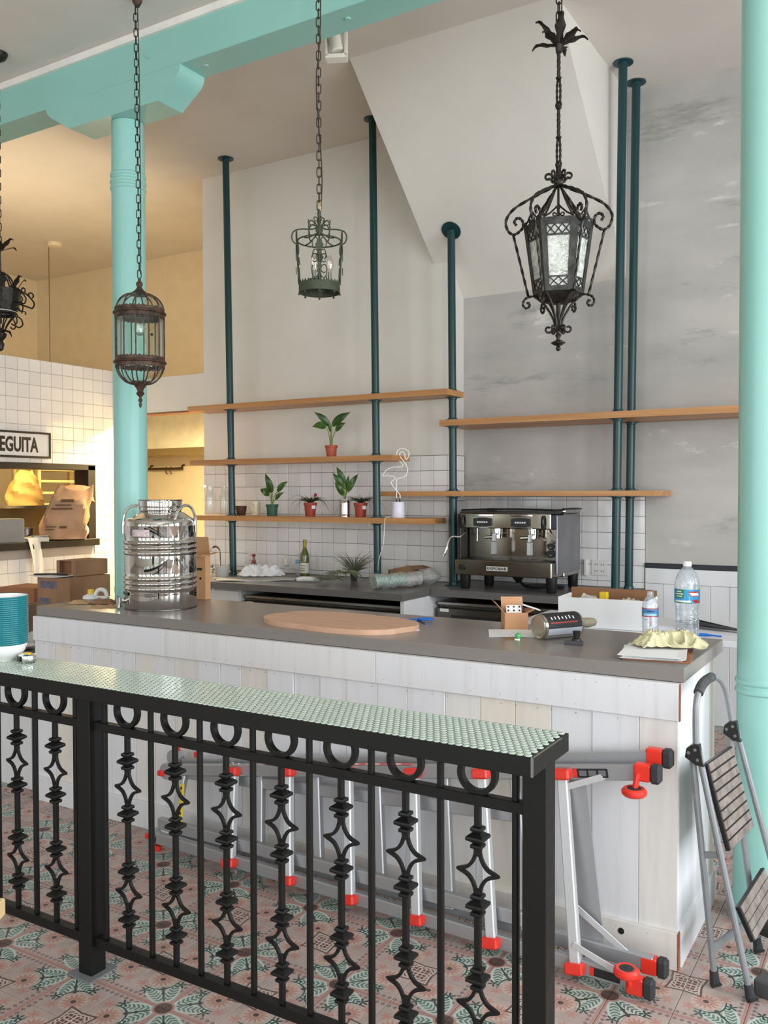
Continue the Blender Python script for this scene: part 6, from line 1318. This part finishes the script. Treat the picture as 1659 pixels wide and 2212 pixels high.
# ------------------------------------------------------------------ serving hatch, sign and the lit kitchen
M_hatch = mat('black_brown_frame', (30, 25, 22), 0.45, var=0.08)
q = MB(); f0, f1 = XL-0.17, XL+0.025
q.bx(f0, f1, WY0-0.03, WY1+0.03, WZ1-0.045, WZ1+0.01, 0.003); q.bx(f0, f1, WY1-0.06, WY1+0.03, WZ0, WZ1, 0.003); q.bx(f0, f1, WY0-0.03, WY0+0.05, WZ0, WZ1, 0.003)
hatch = struct(q, 'window_20', M_hatch)
q = MB(); q.bx(XL-0.30, XL+0.07, WY0-0.04, WY1+0.035, WZ0-0.015, WZ0+0.05, 0.004); part(q, 'hatch_sill', M_hatch, hatch, smooth=0)
ZS = WZ0+0.05
t = thing('wall_sign', 'white sign with black capital letters in a black frame on the tiled wall', 'sign', (XL, 4.6, 1.92))
q = MB(); q.bx(0.002, 0.03, -0.70, 0.674, 0.0, 0.222); part(q, 'panel', M_paper, t, smooth=0)
q = MB(); q.bx(0.0, 0.04, -0.71, 0.684, -0.004, 0.014); q.bx(0.0, 0.04, -0.71, 0.684, 0.208, 0.226); q.bx(0.0, 0.04, 0.668, 0.684, 0.014, 0.208); q.bx(0.0, 0.04, -0.71, -0.694, 0.014, 0.208); part(q, 'frame', M_hatch, t, smooth=0)
me = textmesh('EGUITA', 0.175, mat('sign_black', (36, 30, 26), 0.5), 'lettering', 0.001, 0.006, 1.0)
ws = [v.co.x for v in me.vertices]; k_ = 0.385/(max(ws)-min(ws)); x0_ = min(ws)
for v in me.vertices: v.co.x = (v.co.x-x0_)*k_
link('lettering', me, t, (0.0312, 0.172, 0.052), (PI/2, 0, PI/2))
# bags and things in the hatch
def bag(label, loc, rz, w_, d, h, m, seed, tilt=0.0, e=0.45, dome=0.12):
    rr = random.Random(seed); t = thing('paper_bag', label, 'bag', loc, rz)
    n, rows_ = 28, 12; vs = []; fs = []
    for j in range(rows_+1):
        v = j/rows_
        for i in range(n):
            a = 2*PI*i/n; ca, sa = math.cos(a), math.sin(a)
            x = w_/2*math.copysign(abs(ca)**e, ca); y = d/2*math.copysign(abs(sa)**e, sa)
            pinch = 1-0.75*max(0, v-0.72)/0.28 if True else 1
            y *= max(0.12, pinch); x *= 1-dome*max(0, v-0.4)/0.6
            wr = 0.010*math.sin(5*a+v*7+seed)+0.008*math.sin(9*v*2+a*3)
            vs.append((x+wr*ca+tilt*v*v*h, y+wr*sa, h*v*(1+(0.05*math.sin(3*a+seed) if j == rows_ else 0))))
    for j in range(rows_):
        for i in range(n): fs.append((j*n+i, j*n+(i+1) % n, (j+1)*n+(i+1) % n, (j+1)*n+i))
    fs.append(tuple(range(n-1, -1, -1))); fs.append(tuple(rows_*n+i for i in range(n)))
    q = MB(); q.add(vs, fs); part(q, 'bag_body', m, t, smooth=25)
    return t
M_bag = mat('brown_paper_bag', (184, 144, 112), 0.85, var=0.1, vs=7, bump=0.5, bs=9)
t = bag('large crumpled brown paper bag with dark print leaning in the serving hatch', (XL+0.0, 5.44, ZS+0.01), math.radians(48), 0.40, 0.24, 0.47, M_bag, 3, 0.26, 0.45, 0.25)
q = MB()
for k_, (x0, x1, z0, z1, sk) in enumerate(((-0.06, 0.05, 0.335, 0.362, 0), (-0.10, 0.035, 0.303, 0.315, 0), (-0.12, 0.055, 0.268, 0.284, 0), (-0.15, -0.06, 0.11, 0.118, 0), (-0.15, -0.075, 0.085, 0.093, 0), (-0.03, 0.03, 0.10, 0.118, 0))):
    q.M = Matrix.Translation((0.22*((z0+0.0)/0.47)**2*0.45, 0, 0)); q.bx(x0, x1, -0.134, -0.122 if z0 > 0.3 else -0.126, z0, z1)
o = part(q, 'dark_print', mat('faded_ink', (104, 74, 52), 0.9), t, smooth=0); o['kind'] = 'stuff'
q = crumple(0.15, 0.12, 0.10, 61, 12, 8); part(q, 'torn_top', M_bag, t, (0.20, 0.05, 0.36), (0, 0.6, 0.4), smooth=20)
q = MB(); q.sphere((0, 0, 0.075), 0.075, 16, 10, 1.0); solo(q, 'white_bag', mat('cream_cloth', (226, 214, 184), 0.8, var=0.06), 'small cream cloth bundle squeezed behind the brown bag in the hatch', 'bundle', (XL-0.03, 5.665, ZS), smooth=60)
t = thing('kitchen_scale', 'flat white kitchen scale on the hatch sill before the brown bag', 'scale', (XL-0.02, 5.12, ZS), math.radians(60))
q = MB(); q.prism([(-0.13, 0.0), (0.13, 0.0), (0.13, 0.035), (0.02, 0.045), (-0.08, 0.03), (-0.13, 0.012)], -0.09, 0.09, Matrix.Rotation(PI/2, 4, 'X')); part(q, 'case', mat('cream_plastic', (220, 214, 196), 0.4), t, smooth=0)
q = MB(); q.bx(0.0, 0.125, -0.085, 0.085, 0.045, 0.053, 0.002); part(q, 'weighing_plate', M_steel, t, smooth=0)
q = MB(); q.bx(-0.15, 0.15, -0.11, 0.11, 0, 0.205, 0.004); o = solo(q, 'grey_box', mat('grey_board', (150, 144, 136), 0.6, var=0.03), 'plain grey box at the edge of the hatch sill', 'box', (XL-0.10, 4.90, ZS), math.radians(60), smooth=0)
t = thing('steel_canister', 'short steel canister on the sill between grey box and scale', 'canister', (XL-0.21, 5.20, ZS))
q = MB(); q.cup([(0.062, 0), (0.065, 0.004), (0.065, 0.11)], 0.002, 26); part(q, 'can', M_dsteel, t)
q = MB(); q.lathe([(0.068, 0.108), (0.07, 0.118), (0, 0.122)], 26); part(q, 'lid', M_steel, t)
t = thing('hanging_towel', 'long thin white towel hanging from the hatch sill', 'towel', (XL+0.078, 5.055, 1.21), PI/2)
def tw(u, v):
    z = 0.004-(u-0.12)*0.52 if u > 0.12 else 0.004
    y = 0.004 if u > 0.12 else (0.12-u)*0.9
    return ((v-0.5)*(0.13-0.04*u)+0.03*math.sin(u*4)*u+0.08*u, y-0.006*math.sin(9*v+5*u)*min(1, u*4), z)
q = MB(); q.sheet(tw, 24, 6, 0.003); part(q, 'fabric', mat('white_terry', (232, 228, 226), 0.9), t)
# kitchen furniture
t = thing('kitchen_shelf_unit', 'cream slatted kitchen rack standing behind the serving hatch', 'rack', (-8.2, 6.5, 0), 0)
M_crack = mat('cream_rack_paint', (226, 206, 150), 0.5)
for y_ in (-0.32, 0.42):
    for x_ in (-0.2, 0.2): q = MB(); q.bx(x_-0.02, x_+0.02, y_-0.02, y_+0.02, 0, 2.1); part(q, 'post', M_crack, t, smooth=0)
for k_ in range(14): q = MB(); q.bx(-0.2, 0.2, -0.30, 0.40, 0.35+k_*0.125, 0.375+k_*0.125); part(q, 'shelf_slat', M_crack, t, smooth=0)
t = thing('prep_shelf', 'steel prep shelf behind the hatch carrying the yellow bag', 'shelf', (-7.45, 5.35, 0))
q = MB(); q.bx(-0.22, 0.22, -1.1, 0.75, 1.465, 1.49, 0.002); part(q, 'shelf_top', M_steel, t, smooth=0)
for x_ in (-0.2, 0.2):
    for y_ in (-1.05, 0.7): q = MB(); q.cyl((x_, y_, 0), (x_, y_, 1.465), 0.016, 10); part(q, 'leg', M_steel, t)
q = MB(); q.bx(-0.22, 0.22, -1.1, 0.75, 0.86, 0.90, 0.002); part(q, 'lower_top', M_steel, t, smooth=0)
q = MB(); q.bx(-0.215, -0.205, -1.1, 0.75, 0.9, 1.465); part(q, 'back_panel', mat('tan_panel', (150, 124, 84), 0.7), t, smooth=0)
bag('soft yellow orange paper bag on the steel shelf behind the hatch', (-7.40, 5.56, 1.49), math.radians(50), 0.33, 0.24, 0.33, mat('yellow_kraft', (236, 186, 104), 0.8, var=0.08, bump=0.4, bs=12), 8, 0.02, 0.8, 0.62)
t = thing('extractor_hood', 'shiny steel extractor hood lip seen through the kitchen doorway', 'hood', (-7.2, 7.5, 2.04))
q = MB(); q.bx(-1.3, 1.55, 0, 0.36, 0.0, 0.085, 0.004); part(q, 'lip', mat('warm_steel', (206, 184, 138), 0.25, 0.8), t, smooth=0)
q = MB(); q.prism([(0.02, 0.085), (0.36, 0.085), (0.36, 0.66), (0.14, 0.66)], -1.3, 1.55, Matrix(((0, 0, 1, 0), (1, 0, 0, 0), (0, 1, 0, 0), (0, 0, 0, 1)))); part(q, 'canopy', mat('cream_hood_enamel', (244, 238, 214), 0.35), t, smooth=0)
t = thing('hook_rail', 'dark metal wall rail with hooks in the kitchen doorway', 'rail', (-7.77, 7.86, 1.90))
M_bronze = mat('dark_bronze', (84, 64, 36), 0.5, 0.5)
q = MB(); q.cyl((-0.28, -0.05, 0), (0.28, -0.05, 0), 0.016, 10); part(q, 'bar', M_bronze, t)
for x_ in (-0.26, 0.26): q = MB(); q.tube(smooth_path([(x_, 0, 0.04), (x_, -0.03, 0.035), (x_, -0.05, 0.0)], 3), 0.012, 8); part(q, 'bracket', M_bronze, t)
for x_ in (0.02, 0.09): q = MB(); q.tube(smooth_path([(x_, -0.05, 0.02), (x_, -0.065, 0.0), (x_, -0.055, -0.05), (x_, -0.03, -0.055)], 3), 0.006, 6); part(q, 'hook', M_bronze, t)
# kitchen lights: fluorescent boxes above the cooking line, hidden from the room by lintel and half wall
WARM = (1.0, 0.80, 0.42)
def kitchen_lamp(label, loc, L, rz, watt, up, wall):
    """a strip lamp bolted to a wall: housing, tubes below and above, two brackets towards the wall"""
    t = thing('kitchen_lamp', label, 'lamp', loc, rz)
    q = MB(); q.bx(-L/2, L/2, -0.05, 0.05, 0.0, 0.05, 0.004); part(q, 'housing', M_paper, t, smooth=0)
    for sx in (-1, 1): q = MB(); q.bx(sx*L*0.4-0.02, sx*L*0.4+0.02, 0.05, 0.05+wall, 0.005, 0.045); part(q, 'wall_bracket', M_paper, t, smooth=0)
    M_t = mat('warm_tube', (255, 226, 160), 0.5, emit=((255, 220, 140), 6))
    q = MB(); q.cyl((-L/2+0.02, 0, -0.012), (L/2-0.02, 0, -0.012), 0.012, 8); part(q, 'tube', M_t, t)
    area('kitchen_lamp_light', (loc[0], loc[1], loc[2]-0.03), (0, 0, rz), L, 0.1, watt, WARM)
    if up:
        q = MB(); q.cyl((-L/2+0.02, 0, 0.062), (L/2-0.02, 0, 0.062), 0.012, 8); part(q, 'tube', M_t, t)
        area('kitchen_lamp_light', (loc[0], loc[1], loc[2]+0.08), (PI, 0, rz), L, 0.1, up, (1.0, 0.80, 0.54))
kitchen_lamp('long warm strip lamp bolted behind the tiled half wall', (XL-0.32, 4.9, 2.50), 1.3, -PI/2, 28, 34, 0.10)
kitchen_lamp('short warm strip lamp bolted behind the doorway lintel', (-6.15, YL+0.14+0.09, 2.44), 0.7, PI, 110, 0, 0.04)
# smoke detector with pull chain, and the ceiling spot
t = thing('smoke_detector', 'round cream smoke detector on the kitchen ceiling with a thin chain', 'smoke detector', (-8.45, 6.78, ZC))
q = MB(); q.lathe([(0.0, -0.045), (0.07, -0.04), (0.085, -0.02), (0.085, 0.0)], 24); part(q, 'casing', M_cream, t)
q = MB(); q.tube([(-0.1, 0.0, -0.005), (-0.1, 0, -1.8)], 0.0042, 5); part(q, 'hanging_chain', mat('tan_chain', (96, 74, 50), 0.7), t)
t = thing('ceiling_spotlight', 'white square framed spotlight fixed behind the mint beam', 'spotlight', (-2.60, 3.86, ZC))
M_spot = mat('white_enamel', (226, 222, 208), 0.35)
q = MB(); q.bx(-0.05, 0.05, -0.05, 0.05, -0.02, 0.0); q.cyl((0, 0, -0.46), (0, 0, -0.02), 0.012, 8); part(q, 'stem', M_spot, t, smooth=0)
q = MB(); q.M = Matrix.Rotation(math.radians(25), 4, 'Z')
q.bx(-0.055, -0.045, -0.03, 0.03, -0.60, -0.45); q.bx(0.045, 0.055, -0.03, 0.03, -0.60, -0.45); q.bx(-0.055, 0.055, -0.03, 0.03, -0.61, -0.59); q.bx(-0.055, 0.055, -0.03, 0.03, -0.46, -0.445); part(q, 'square_frame', M_spot, t, smooth=0)
q = MB(); q.M = Matrix.Rotation(math.radians(25), 4, 'Z') @ Matrix.Translation((-0.005, -0.01, -0.525)) @ Matrix.Rotation(math.radians(-12), 4, 'Y'); q.lathe([(0.030, -0.05), (0.036, -0.045), (0.036, 0.055), (0.030, 0.06), (0, 0.06)], 20); part(q, 'lamp_barrel', M_spot, t)
